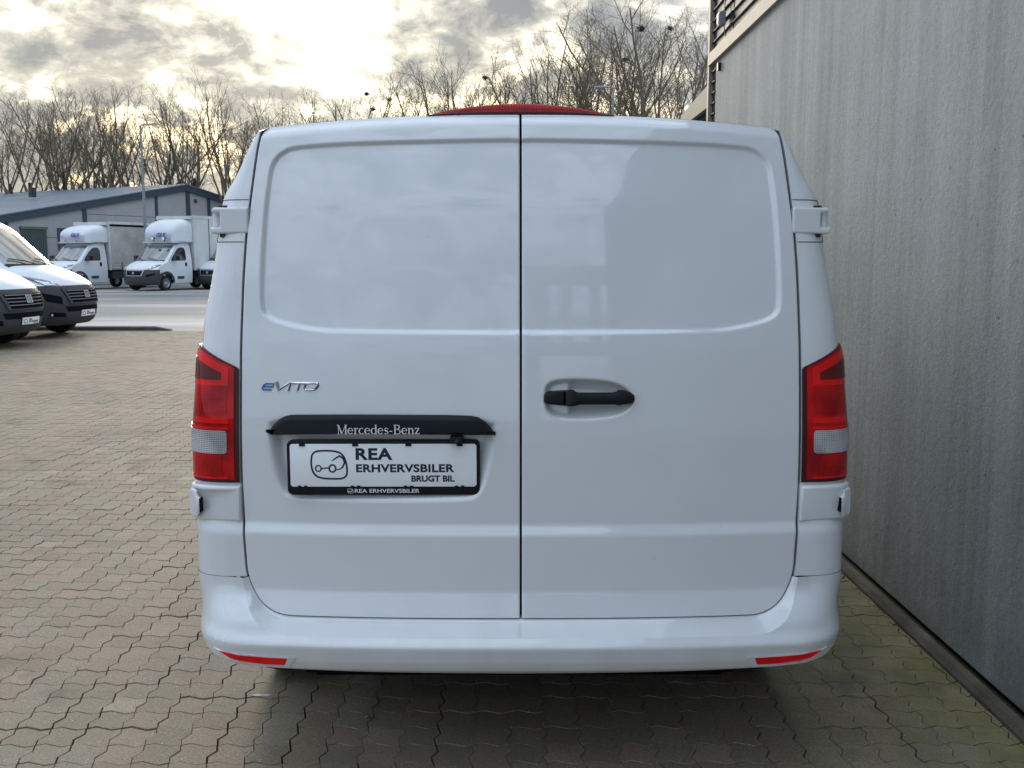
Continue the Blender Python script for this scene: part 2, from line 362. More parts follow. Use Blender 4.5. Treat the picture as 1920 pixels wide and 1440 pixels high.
def view_px(x, y, z):
    """where a point lands in the frame: only used to choose which pavers become parts of their own"""
    cp, sp = math.cos(R(7.42)), math.sin(R(7.42)); vz = z-1.5
    dep = y*cp-vz*sp; u = y*sp+vz*cp
    return 960+1820*x/dep-6, 720-1820*u/dep
xc = 0.033
cells = []; bedV, bedF = [], []
j0, j1 = int(1.2/RW), int(20.1/RW)
for j in range(j0, j1):
    y = j*RW; yc = y+RW/2
    xl = -0.53*yc-1.6
    spans = [(xl, 1.6)] if yc < 4.6 else ([(xl, -0.17*yc-0.1), (0.8, 1.6)] if yc < 9.5 else [(xl, -0.17*yc-0.1)])
    for a, b in spans:
        i0 = math.ceil(a/CW); i1 = math.floor((b-0.012)/CW)+(1 if b == 1.6 else 0)
        for i in range(i0, i1): cells.append((i, j))
        n = len(bedV); e = b if b == 1.6 else i1*CW
        bedV += [(i0*CW, y, -0.011), (e, y, -0.011), (e, y+RW, -0.011), (i0*CW, y+RW, -0.011)]; bedF.append((n, n+1, n+2, n+3))
struct(obj('joint_bed', bedV, bedF, M['bed']))
random.seed(11)
colgap = {}
def hashf(*k):
    h = 2166136261
    for c in repr(k): h = ((h ^ ord(c))*16777619) & 0xffffffff
    h ^= h >> 15; h = (h*2246822519) & 0xffffffff; h ^= h >> 13; return h/4294967296.
def strength(i, j): return hashf(i, j//5+ (i*3) % 5, 'c')
def wave(t): return 0.0108*math.sin(2*math.pi*t)
def zig(s): return np.interp(s, [0, .33, .67, 1], [0, 0.0095, -0.0095, 0])   # s: 0 at the far joint, 1 at the near one
def paver_verts(i, j):
    """top ring and lower ring of one wavy interlocking paver, about its centre"""
    gl = 0.0006+0.0022*strength(i, j)**2; gr = 0.0006+0.0022*strength(i+1, j)**2
    gb = 0.0010+0.0026*hashf(j, i//5, 'r')**2; gt = 0.0010+0.0026*hashf(j+1, i//5, 'r')**2
    pts = []
    for t in (0, .25, .5, .75): pts.append((t*CW, wave(t), t, 0))
    for s in (1, .67, .33): pts.append((CW+zig(s), (1-s)*RW, 1, 1-s))
    for t in (1, .75, .5, .25): pts.append((t*CW, RW+wave(t), t, 1))
    for s in (0, .33, .67): pts.append((zig(s), (1-s)*RW, 0, 1-s))
    def ring(ex):
        out = []
        for x, y, u, v in pts:
            dx = (gl+ex)*(u < 0.01)-(gr+ex)*(u > 0.99); dy = (gb+ex)*(v < 0.01)-(gt+ex)*(v > 0.99)
            out.append((min(x+dx-CW/2, 1.598-(i+.5)*CW), y+dy-RW/2))
        return out
    return ring(0.0010), ring(0.0)
def paver_mesh(i, j):
    A, B = paver_verts(i, j); h = 0.0030*(hashf(i, j, 'h')-0.5); tx = 0.020*(hashf(i, j, 'x')-0.5); ty = 0.020*(hashf(i, j, 'y')-0.5)
    V = [(x, y, h+tx*x+ty*y) for x, y in A]+[(x, y, h-0.0016+tx*x+ty*y) for x, y in B]+[(x, y, -0.013) for x, y in B]
    n = len(A); F = [tuple(range(n))]
    for r in (0, n):
        for k in range(n): q = (k+1) % n; F.append((r+k, r+k+n, r+q+n, r+q))
    return V, F
def tone(i, j): return min(1, max(0, 0.15*hashf(i//2, j, 't')+0.72*hashf(i, j, 'tt')+0.2*(hashf(i, j, 'u') > 0.86)))
vis = []
for (i, j) in cells:
    x, y = (i+.5)*CW, (j+.5)*RW; X, Y = view_px(x, y, 0)
    if -30 < X < 1950 and Y < 1475 and (Y > 1255 or X < 372 or X > 1560): vis.append((y, i, j))
vis.sort(); near = set((i, j) for _, i, j in vis[:300])
pav = empty('pavement', (0, 3.3, 0)); struct(pav)
V, F, tones = [], [], []
for (i, j) in cells:
    v, f = paver_mesh(i, j); ox, oy = (i+.5)*CW, (j+.5)*RW
    if (i, j) in near:
        o = obj('paver', v, f, M['paver'], pav); o.location = (ox, oy-3.3, 0)
        a = o.data.attributes.new('tone', 'FLOAT', 'FACE'); a.data.foreach_set('value', [tone(i, j)]*len(f))
    else:
        n = len(V); V += [(x+ox, y+oy-3.3, z) for x, y, z in v]; F += [tuple(q+n for q in g) for g in f]; tones += [tone(i, j)]*len(f)
o = obj('paver_field', V, F, M['paver'], pav); o['kind'] = 'stuff'
a = o.data.attributes.new('tone', 'FLOAT', 'FACE'); a.data.foreach_set('value', tones)

# kerb stones at the far edge of the paving
kb = empty('kerb', (-9.5, 20.15, 0)); tag(kb, 'low dark kerb between brown paving and grey asphalt, ending beside the white vans', 'kerb')
for k in range(6):
    x1 = 2.5-k*1.0; m = MB()
    prof = [(-.07, 0), (-.07, .065), (-.045, .085), (.07, .085), (.07, 0)]
    sh = 0.35 if k == 0 else 0.0
    L = [[(x1-0.992, y, z) for y, z in prof], [(x1-sh, y, z) for y, z in prof]]
    if sh: L.append([(x1, y, min(z, .02)) for y, z in prof])
    m.loft(L, True, True); m.build('kerb_stone', M['kerb'], kb)

# ------------------------------------------------------------------ concrete wall with louvred screen on the right
wall = empty('concrete_wall', (1.75, 2.0, 0)); tag(wall, 'tall grey streaked concrete wall right beside the white van', 'wall')
def W(name, mb, m, label=None): # geometry in world coordinates
    mb.V = [(x-1.75, y-2.0, z) for x, y, z in mb.V]; return mb.build(name, m, wall, label=label)
W('wall_panel', MB().box(1.68, 1.90, -7, 8.12, 0.03, 3.068), M['concrete'])
W('wall_core', MB().box(1.72, 1.88, -7, 8.10, -0.03, 0.029), M['gap'])
W('plinth', MB().loft([[(1.602, y, -.02), (1.600, y, .012), (1.612, y, .034), (1.642, y, .036), (1.648, y, -.02)] for y in (-7, 8.9)], True, True), M['plinth'])
W('bottom_trim', MB().box(1.650, 1.80, -7, 8.32, 3.070, 3.165), M['trim'])
W('corner_trim', MB().box(1.655, 1.70, 8.285, 8.345, 0.04, 6.2), M['trim'])
W('backing_board', MB().box(1.76, 1.90, -7, 8.27, 3.167, 6.2), M['gap'])
W('corner_backing', MB().box(1.76, 1.90, 8.122, 8.27, 0.04, 3.068), M['gap'])
def slat(y0, y1, z):
    m = MB(); pr = [(1.690, z), (1.690, z+.052), (1.672, z+.060), (1.672, z+.066), (1.745, z+.030), (1.745, z)]
    m.loft([[(x, y, q) for x, q in pr] for y in (y0, y1)], True, True); return m
z = 3.185
while z < 6.1:
    W('slat', slat(-7, 7.55, z), M['slat']); W('slat', slat(7.585, 8.28, z), M['slat']); z += 0.085
z = 0.06
while z < 3.02:
    W('slat', slat(8.125, 8.28, z), M['slat']); z += 0.085
W('wall_bracket', MB().box(1.655, 1.679, 7.93, 7.97, 2.97, 3.03), M['plastic'])
# lamp on the louvres
wl = empty('wall_lamp', (1.645, 7.78, 3.325)); wl.scale = (.62, .62, .62); tag(wl, 'small grey lamp box fixed to the dark louvres above the concrete wall', 'lamp')
bevel(MB().box(-.045, .04, -.05, .05, -.085, .085).build('lamp_housing', M['lampgrey'], wl), .015, 3)
MB().box(-.056, -.047, -.035, .035, -.06, .06).build('lamp_glass', M['white_print'], wl)
MB().tube([(.03, 0, .08), (.035, 0, .5), (.05, .02, 1.6)], .008, 6).build('cable', M['plastic'], wl)
MB().tube([(.03, 0, -.08), (.03, -.01, -.14), (.05, -.04, -.22)], .007, 6).build('cable', M['plastic'], wl)
# lower building further along
cb_ = empty('porch_canopy', (2.2, 10.5, 0)); tag(cb_, 'beige grey raking canopy edge beyond the corner of the concrete wall', 'canopy')
def CB(name, mb, m): mb.V = [(x-2.2, y-10.5, z) for x, y, z in mb.V]; return mb.build(name, m, cb_)
CB('fascia', MB().prism([(1.95, 9.2, 2.965), (1.95, 9.2, 3.215), (1.95, 11.3, 3.09), (1.95, 11.3, 2.96)], (0.05, 0, 0)), M['canopy'])
CB('canopy_soffit', MB().box(2.02, 4.0, 9.2, 11.3, 2.94, 3.0), M['slat'])
CB('canopy_wall', MB().box(2.3, 4.0, 9.2, 11.2, 0, 2.93), M['slat'])
CB('roof_pipe', MB().tube([(2.05, 10.1, 3.0), (2.05, 10.1, 3.26)], .035, 10), M['plastic'])

# ------------------------------------------------------------------ the white van seen from behind
van = empty('panel_van', (xc, 2.60, 0)); tag(van, 'large white panel van seen from behind with closed double rear doors beside the concrete wall', 'van')
def table(pts, sig):
    zf = np.arange(0, 2.4, 0.001); a = np.array(pts); yv = np.interp(zf, a[:, 0], a[:, 1])
    if sig > 0:
        k = int(sig*3000)+1; t = np.arange(-k, k+1)/1000.; g = np.exp(-t*t/(2*sig*sig)); g /= g.sum()
        yv = np.convolve(np.pad(yv, k, mode='edge'), g, 'valid')
    return lambda z: np.interp(z, zf, yv)
_base = table([(.0, 0), (.50, 0), (.80, .002), (1.02, .006), (1.25, .026), (1.45, .056), (1.65, .092), (1.80, .130), (1.86, .150), (1.95, .185), (2.4, .5)], .025)
_step = table([(0, -.034), (.512, -.034), (.582, -.014), (.742, -.012), (.768, 0), (2.4, 0)], .004)
_edge = table([(0, .716), (.3, .74), (.60, .757), (.67, .764), (.755, .768), (.89, .772), (1.13, .769), (1.27, .766), (1.43, .761), (1.548, .755), (1.653, .744), (1.766, .732), (1.82, .725), (1.87, .714), (1.95, .70)], .02)
_side = table([(0, .93), (.44, .932), (.76, .930), (.865, .932), (1.02, .930), (1.22, .912), (1.268, .904), (1.326, .899), (1.415, .882), (1.467, .873), (1.524, .865), (1.655, .850), (1.686, .838), (1.704, .824), (1.729, .809), (1.763, .792), (1.814, .767), (1.844, .747), (1.867, .727), (2.0, .70)], .008)
def S(x, z): x = np.abs(x); return _base(z)+_step(z)+0.040*(x/.77)**2.6
def toparc(x): return 1.897-0.036*(np.abs(x)/.714)**2.0
ZB, CR = 0.516, 0.115       # bottom of the doors, their lower corner radius
def row_edge(z):
    """door half width at height z, with the rounded lower corner"""
    h = CR*1.35; wv = .135; xb = float(_edge(ZB+h))
    if z < ZB+h:
        t = (ZB+h-z)/h; return xb-wv+wv*max(0, 1-t**2.3)**(1/2.3)
    return float(_edge(z))
def outline(n1=70, n2=24, n3=20, n4=20, off=0.0, gap=0.0042):
    """right door outline from bottom centre, round the corner, up the hinge side, along the top back to centre; (x, z)"""
    P = [(gap, ZB)]
    xb = row_edge(ZB)
    P += [(x, ZB) for x in np.linspace(gap, xb, n3)[1:]]
    for a in np.linspace(0, 90, n2)[1:]:
        z = ZB+CR*1.35*(1-math.cos(R(a))); P.append((row_edge(z), z))
    z0 = ZB+CR*1.35; zt = float(toparc(.70))-.012
    for z in np.linspace(z0, zt, n1)[1:]: P.append((float(_edge(z)), z))
    xt = float(_edge(zt))
    P += [(xt-.004, zt+.008), (xt-.012, float(toparc(xt-.012)))]
    P += [(x, float(toparc(x))) for x in np.linspace(xt-.012, gap, n4)[1:]]
    return np.array(P)
OUT = outline()
def sdist(px, pz, poly):
    """signed distance (negative inside) from points to closed polygon"""
    P = np.array(poly); Q = np.roll(P, -1, axis=0); dm = np.full(px.shape, 1e9); ins = np.zeros(px.shape, bool)
    for (ax, az), (bx, bz) in zip(P, Q):
        ex, ez = bx-ax, bz-az; L = ex*ex+ez*ez+1e-12
        t = np.clip(((px-ax)*ex+(pz-az)*ez)/L, 0, 1); dm = np.minimum(dm, np.hypot(px-ax-t*ex, pz-az-t*ez))
        c = ((az > pz) != (bz > pz)) & (px < (bx-ax)*(pz-az)/(bz-az+1e-15)+ax); ins ^= c
    return np.where(ins, -dm, dm)
def smooth_poly(P, it=3, closed=True):
    P = [tuple(p) for p in P]
    for _ in range(it):
        Q = []
        for i in range(len(P)):
            a, b = P[i], P[(i+1) % len(P)]
            Q += [(a[0]*.75+b[0]*.25, a[1]*.75+b[1]*.25), (a[0]*.25+b[0]*.75, a[1]*.25+b[1]*.75)]
        P = Q
    return P
def sstep(t): t = np.clip(t, 0, 1); return t*t*(3-2*t)
PANEL = smooth_poly([(-.3, 1.832), (.45, 1.819), (.60, 1.810), (.650, 1.804), (.693, 1.768), (.703, 1.70), (.713, 1.58), (.718, 1.45), (.718, 1.380), (.711, 1.343), (.670, 1.320), (.56, 1.298), (.45, 1.295), (-.3, 1.291)], 3)
def emboss(X, Z, side):
    D = 0.0110*sstep((-sdist(np.abs(X), Z, PANEL)+.001)/.012)
    if side < 0:   # number plate recess
        poly = smooth_poly([(-.700, 1.075), (-.700, 1.02), (-.692, .93), (-.672, .860), (-.640, .833), (-.56, .829), (-.17, .831), (-.115, .840), (-.085, .90), (-.064, 1.02), (-.064, 1.075)], 2)
        D = D+0.026*sstep(-sdist(X, Z, poly)/.040)
    else:          # grip recess
        poly = smooth_poly([(a_+.021, b_) for a_, b_ in [(.040, 1.118), (.043, 1.158), (.075, 1.174), (.150, 1.175), (.215, 1.170), (.262, 1.156), (.291, 1.125), (.286, 1.095), (.245, 1.068), (.16, 1.060), (.075, 1.062), (.045, 1.082)]], 2)
        s = -sdist(X, Z, poly)
        D = D+0.020*sstep(s/.016)+0.018*sstep((X-.131)/.006)*sstep((s-.006)/.028)
    return D
def door(side):
    n, x0 = 190, .0042
    zs = np.concatenate([ZB+.156*(np.linspace(0, 1, 60)**2.0), np.linspace(ZB+.156, 1.86, 300)[1:]])
    ts = np.linspace(0, 1, n)
    X = np.zeros((len(zs)+6, n)); Z = np.zeros_like(X)
    for r, z in enumerate(zs):
        X[r] = x0+(row_edge(z)-x0)*ts; Z[r] = z
    xe = X[len(zs)-1]; 
    for k in range(6):     # last rows follow the arched top edge
        f = (k+1)/6.; r = len(zs)+k
        X[r] = xe*(1-0.0*f); X[r] = np.minimum(xe, xe[-1]-0.004*f*0); Z[r] = 1.86+(np.maximum(toparc(X[r]), 1.8605)-1.86)*f
    Y = S(X, Z)
    Xs = X*side; Y = Y+emboss(Xs, Z, side)
    Y = Y+0.020*sstep((Z-(toparc(X)-.035))/.035)**1.5*1.0      # rolls over into the roof
    nr = X.shape[0]; V = np.stack([Xs.ravel(), Y.ravel(), Z.ravel()], 1).tolist(); F = []
    for r in range(nr-1):
        for c in range(n-1):
            a = r*n+c; q = (a, a+1, a+n+1, a+n); F.append(q if side > 0 else q[::-1])
    loop = [c for c in range(n)]+[r*n+n-1 for r in range(1, nr)]+[(nr-1)*n+c for c in range(n-2, -1, -1)]+[r*n for r in range(nr-2, 0, -1)]
    L = np.array([V[i] for i in loop]); m = len(L); prev = loop
    T = np.roll(L, -1, axis=0)-np.roll(L, 1, axis=0); T[:, 0] *= side
    N = np.stack([T[:, 2], -T[:, 0]], 1); N /= (np.linalg.norm(N, axis=1, keepdims=True)+1e-9)
    for off, dy in ((.0010, .0012), (.0014, .004), (.0014, .028)):
        k0 = len(V)
        for i in range(m): V.append([L[i, 0]+side*N[i, 0]*off, L[i, 1]+dy, L[i, 2]+N[i, 1]*off])
        cur = list(range(k0, k0+m))
        for i in range(m):
            jn = (i+1) % m; q = (prev[i], cur[i], cur[jn], prev[jn]); F.append(q if side > 0 else q[::-1])
        prev = cur
    o = obj('rear_door', V, F, M['paint'], van, True, 'left rear door carrying the number plate' if side < 0 else 'right rear door with the black grip handle')
    return o
doorL = door(-1); doorR = door(1)
# dark cavity behind the shut lines
m = MB(); pts = [(x+(.055 if z < .75 else .012) if x > .01 else 0, z-(.012 if z > 1.8 else 0)) for x, z in OUT]
ring = [(x, S(x, z)+.065, z) for x, z in pts[1:]]+[(-x, S(x, z)+.065, z) for x, z in pts[::-1][:-1]]
m.V = [(0, .085, 1.2)]+[tuple(map(float, p)) for p in ring]; m.F = [(0, i, i % len(ring)+1) for i in range(1, len(ring)+1)]
m.build('door_seal', M['gap'], van)
m = MB(); m.loft([[(x, float(S(.01, z))+.014, z) for z in np.linspace(ZB+.01, 1.885, 40)] for x in (-.02, .02)]); m.build('centre_seal', M['gap'], van)

# body shell: loops from the door opening, round the corner, then forward
ZS = 0.614
def corner(t, z, off=0.0):
    """rear corner surface; t 0 at the shut line .. 1 on the flank; >1 runs forward"""
    z = float(z); xe = float(_edge(z))+.0085 if z > ZB+.156 else row_edge(z)+.0085; ws = float(_side(z)); y0 = float(S(xe, z))+.002; dp = .135
    if t > 1: return Vector((ws+off, y0+dp+(t-1), z))
    a = t*math.pi/2; e = 2/2.9
    xx = xe+(ws-xe)*math.sin(a)**e; yy = y0+dp*(1-math.cos(a)**e)
    if off:
        nx = math.sin(a); ny = -math.cos(a); xx += nx*off; yy += ny*off
    return Vector((xx, yy, z))
zr = [z for z in np.linspace(ZS+.0008, float(toparc(.70))-.012, 110)]
topx = np.linspace(.70, 0, 24)
def arch(y):
    for c in (0.87, 4.07):
        d2 = .39**2-(y-c)**2
        if d2 > 0: return max(.30, .34+math.sqrt(d2))
    return .30
loops = []
def half_loop(kind, t):
    P = []
    for z in zr:
        if kind == 'fl': xe = max(float(_edge(z)), 0)+.0085; q = Vector((xe, float(S(xe, z))+.045, z))
        elif kind == 'c': q = corner(t, z)
        P.append(q)
    for x in topx:
        zt = float(toparc(x)); y0 = float(S(x, zt))+.020
        if kind == 'fl': P.append(Vector((x, y0+.045, zt+.001)))
        else: P.append(Vector((x*(1.0+.02*t), y0+.004+.12*t, zt+.002+0.010*math.sin(min(t, 1)*math.pi/2))))
    return P
def full(P): return [(-p.x, p.y, p.z) for p in P]+[tuple(p) for p in P[::-1][1:]]
for k, t in (('fl', 0),): loops.append(full(half_loop('fl', 0)))
for t in [0, .02, .06, .12, .2, .3, .4, .5, .6, .7, .78, .85, .91, .96, 1.0]: loops.append(full(half_loop('c', t)))
zr_a = np.array(zr)
for y, zb in [(.42, ZS+.0008), (.421, .30)]+[(yy, arch(yy)) for yy in np.linspace(.55, 4.62, 60)]+[(4.7, .30)]:
    P = []
    for z in zr:
        zz_ = zb+(z-zr[0])*(zr[-1]-zb)/(zr[-1]-zr[0]); P.append(Vector((float(_side(max(z, zz_)))-(.0 if y < 3.6 else .10*(y-3.6)**2), y, zz_)))
    for x in topx: P.append(Vector((x*1.02, y, float(toparc(x))+.012)))
    loops.append(full(P))
m = MB(); m.loft(loops); body = m.build('body_shell', M['paint'], van, 28, rec=False)
# underbody and front closing the shell
m = MB(); m.box(-.66, .66, .42, 4.9, .15, .50); m.box(-.86, .86, 1.35, 3.5, .16, .50); m.box(-.66, .66, .26, .42, .23, .50); m.box(-.78, .78, .03, .34, .40, .50); m.build('underbody_light_block', M['gap'], van)  # dark boxes hung low, out of view, to block light beneath the van
m = MB()
prof = [(4.70, .30), (5.02, .32), (5.06, .70), (4.98, .95), (4.70, 1.12), (4.35, 1.20), (3.9, 1.80), (3.6, 1.905)]
L = []
for y, z in prof:
    L.append([(v*(.86 if z < 1.3 else .70), y-.22*abs(v)**3*(1 if y > 4.6 else .4), z) for v in np.linspace(-1, 1, 13)])
m.loft(L); m.build('front_end', M['paint'], van, 30)
# wheels
def wheel(parent, loc, r=.335, wd=.22, axis='x', name='wheel', big=False):
    e = bpy.data.objects.new(name, None); COL.objects.link(e); e.parent = parent; e.location = loc
    def spin(prof, n=36):
        V, F = [], []
        for k in range(n):
            a = 2*math.pi*k/n
            for h, rr in prof:
                V.append((h, rr*math.cos(a), rr*math.sin(a)) if axis == 'x' else (rr*math.cos(a), h, rr*math.sin(a)))
        p = len(prof)
        for k in range(n):
            for q in range(p-1): F.append((k*p+q, k*p+q+1, ((k+1) % n)*p+q+1, ((k+1) % n)*p+q))
        return V, F
    h = wd/2
    V, F = spin([(-h, r*.62), (-h, r*.90), (-h*.85, r*.98), (-h*.5, r), (h*.5, r), (h*.85, r*.98), (h, r*.90), (h, r*.62)]); autosmooth(recalc(obj('tyre', V, F, M['rubber'], e)), 40)
    V, F = spin([(-h*.9, 0.001), (-h*.9, r*.25), (-h*.55, r*.30), (-h*.6, r*.50), (-h*.95, r*.58), (-h*.9, r*.63), (h*.9, r*.63), (h*.95, r*.58), (h*.6, r*.50), (h*.55, r*.30), (h*.9, r*.25), (h*.9, .001)]); autosmooth(recalc(obj('rim', V, F, M['hubcap'], e)), 30)
    if big:
        m = MB()
        for s in (-1, 1):
            for k in range(10):
                a = 2*math.pi*k/10; c = Vector((math.cos(a), 0, math.sin(a))) if axis == 'y' else Vector((0, math.cos(a), math.sin(a)))
                ax = Vector((0, 1, 0)) if axis == 'y' else Vector((1, 0, 0))
                m.tube([c*r*.41+ax*s*h*.58, c*r*.41+ax*s*h*.66], .028, 8)
        m.build('rim_hole', M['gap'], e)['kind'] = 'stuff'
    return e
for y in (.87, 4.07):
    for s in (-1, 1): wheel(van, (s*.805, y, .335))
m = MB(); m.box(-.70, .70, .85, .91, .26, .36); m.build('rear_axle', M['gap'], van)

# bumper: loft outwards from the door opening
def U_path(n=150):
    """right half path params: s in 0..1 from centre bottom to the top of the bumper horn"""
    pts = []; zt = ZS-.0004
    P = outline(n1=70, n2=26, n3=24)
    for x, z in P:
        if z <= zt-.004: pts.append((x, z))
    pts[0] = (0, ZB); xe = row_edge(zt); pts.append((xe, zt)); return pts
UP = U_path(); NU = len(UP)
def normal2(pts):
    A = np.array(pts); T = np.gradient(A, axis=0); N = np.stack([T[:, 1], -T[:, 0]], 1); return N/np.linalg.norm(N, axis=1, keepdims=True)
NUP = normal2(UP)
NUP[0] = (0, -1); NUP[-1] = (1, 0); NUP[-2] = (1, 0); NUP[-3] = NUP[-3]*.5+np.array((.5, 0))
hw = 0.932
_bump = table([(0, -.055), (.36, -.055), (.385, -.085), (.41, -.096), (.452, -.106), (.459, -.106), (.484, -.086), (.52, -.074), (.61, -.058), (.75, -.045)], .0035)
def bumpF(x, z):
    """main face of the bumper (local y)"""
    x = abs(x); y = float(_bump(z))
    y += .055*(x/.9)**2.5
    a = max(0, min(1, (x-.74)/(hw-.74))); y += .20*(1-math.sqrt(max(0, 1-a**2.4)))
    k = float(sstep((z-.500)/.100))
    if k > 0 and x > .60:
        xe = float(_edge(.62))+.0085; u = max(0, min(1, (x-xe)/(hw-xe))); yb_ = float(S(min(x, xe), .62))+.002+.135*(1-(1-u**2.9)**(1/2.9))
        y = y*(1-k)+yb_*k
    return y
def outer2(i):
    """outer boundary matched to inner path index i"""
    s = i/(NU-1.)
    K = [(0, 0, .372), (.30, .42, .376), (.50, .68, .384), (.60, .79, .392), (.68, .845, .403), (.75, .884, .425), (.82, .908, .462), (.89, .931, .52), (.96, .939, .58), (1.0, .934, ZS-.0004)]
    k = np.array(K); return float(np.interp(s, k[:, 0], k[:, 1])), float(np.interp(s, k[:, 0], k[:, 2]))
def bl(i):
    x, z = UP[i]; nx, nz = NUP[i]; up = min(1, max(0, (z-.52)/.09)); xo, zo = outer2(i)
    g = .005; L = []
    L.append(Vector((x+nx*g, float(S(x, z))+.045, z+nz*g)))
    L.append(Vector((x+nx*g, float(S(x, z))+.004, z+nz*g)))
    L.append(Vector((x+nx*(g+.003), float(S(x, z))+.001, z+nz*(g+.003))))
    wl_ = .014+.018*(1-up)            # concave ledge width
    y1 = float(S(x, z)); 
    c = Vector((x+nx*(g+wl_), 0, z+nz*(g+wl_))); yc_ = bumpF(c.x, c.z); yc_ = yc_*(1-up)+min(yc_, y1-.006)*up
    for f in (.25, .5, .75, .93): L.append(Vector((x+nx*(g+.003+(wl_-.003)*f), (y1)*(1-f**1.15)+yc_*f**1.15, z+nz*(g+.003+(wl_-.003)*f))))
    L.append(Vector((c.x, yc_, c.z)))
    zl = .458
    for f in list(np.linspace(.02, .8, 30))+list(np.linspace(.815, 1, 22)):
        q = Vector((c.x+(xo-c.x)*f, 0, c.z+(zo-c.z)*f)); yf = bumpF(q.x, q.z)
        b = max(0, 1-f/.25); q.y = yf*(1-b)+(min(yf, yc_))*b if up > 0 else yf
        L.append(q)
    e = L[-1]
    # beyond the outer boundary: forward along the flank / under the sill
    side = min(1, max(0, (s_ := i/(NU-1.))-.62)/.2)
    L.append(Vector((e.x+.002*side, e.y+.02, e.z-.004*(1-side)))); L.append(Vector((e.x+.001*side-.005*(1-side), e.y+.06, e.z-.004*(1-side))))
    L.append(Vector((min(hw+.0, e.x), .42, e.z+.01*(1-side))))
    return L
cols = [bl(i) for i in range(NU)]
nl = len(cols[0]); m = MB(); LL = []
for k in range(nl):
    right = [cols[i][k] for i in range(NU)]
    LL.append([(-p.x, p.y, p.z) for p in right[::-1]]+[tuple(p) for p in right[1:]])
m.loft(LL); bump = m.build('rear_bumper', M['bumper_white'], van, 24, rec=False)
# reflectors let into the bumper
for s in (-1, 1):
    def bp(x, z, o): return (s*x, bumpF(x, z)-o, z)
    q = [(.834, .4265), (.80, .411), (.77, .4035), (.70, .3975), (.645, .3975), (.636, .4195), (.70, .4205), (.77, .4230)]
    out = [(.850, .4310), (.806, .4045), (.775, .3955), (.70, .3885), (.636, .3880), (.612, .4225), (.70, .4235), (.77, .4260)]
    m = MB(); m.loft([[bp(x, z, .001) for x, z in out], [bp(x, z, .0035) for x, z in out], [bp(x, z, .0035) for x, z in q]], True); m.build('reflector_surround', M['bumper_white'], van)
    def wob(P, o, k=1.0):
        cx = sum(p[0] for p in P)/len(P); cz = sum(p[1] for p in P)/len(P)
        return [bp(cx+(x-cx)*k, cz+(z-cz)*k, o) for x, z in P]
    m = MB(); m.loft([wob(q, -.002), wob(q, .0045, .99), wob(q, .006, .96)], True); m.F.append(tuple(range(2*len(q), 3*len(q)))); m.build('reflector', M['red_bright'], van)

# tail lamps on the corners
def patch(name, poly, matl, parent, side, off, nz=26, nt=18, thick=.012, label=None):
    """poly: list of (t, z) -> left/right bounds per height; poly given as (z, t0, t1)"""
    a = np.array(poly); zs_ = np.linspace(a[0, 0], a[-1, 0], nz); V = []; 
    for z in zs_:
        t0 = np.interp(z, a[:, 0], a[:, 1]); t1 = np.interp(z, a[:, 0], a[:, 2])
        for t in np.linspace(t0, t1, nt):
            oo = off if off < .007 else .0062+(off-.0062)*float(sstep((t1-t)/.10)); p = corner(t, z, oo); V.append((side*p.x, p.y, p.z))
    F = [(r*nt+c, r*nt+c+1, r*nt+nt+c+1, r*nt+nt+c) for r in range(nz-1) for c in range(nt-1)]
    loop = list(range(nt))+[r*nt+nt-1 for r in range(1, nz)]+[(nz-1)*nt+c for c in range(nt-2, -1, -1)]+[r*nt for r in range(nz-2, 0, -1)]
    k0 = len(V); Lz = []
    for i in loop:
        r, c = divmod(i, nt); z = zs_[r]; t0 = np.interp(z, a[:, 0], a[:, 1]); t1 = np.interp(z, a[:, 0], a[:, 2]); t = t0+(t1-t0)*c/(nt-1)
        oo = off if off < .007 else .0062+(off-.0062)*float(sstep((t1-t)/.10)); p = corner(t, z, min(oo-.0006, off-thick)); V.append((side*p.x, p.y, p.z))
    mm = len(loop)
    for i in range(mm): j = (i+1) % mm; F.append((loop[i], k0+i, k0+j, loop[j]))
    o = obj(name, V, F, matl, parent, False, label); recalc(o); autosmooth(o, 40); return o
def tf(f): return math.asin(min(1, f)**1.45)/(math.pi/2)
def topcut(z): return tf(max(0, (z-1.197)/.066)) if z < 1.263 else 1.0+(z-1.263)*20
def lampshape(z0, z1, t0, t1, k=0):
    return [(z, min(max(t0, topcut(z+k)), t1-.002), t1) for z in np.linspace(z0, z1, 60)]
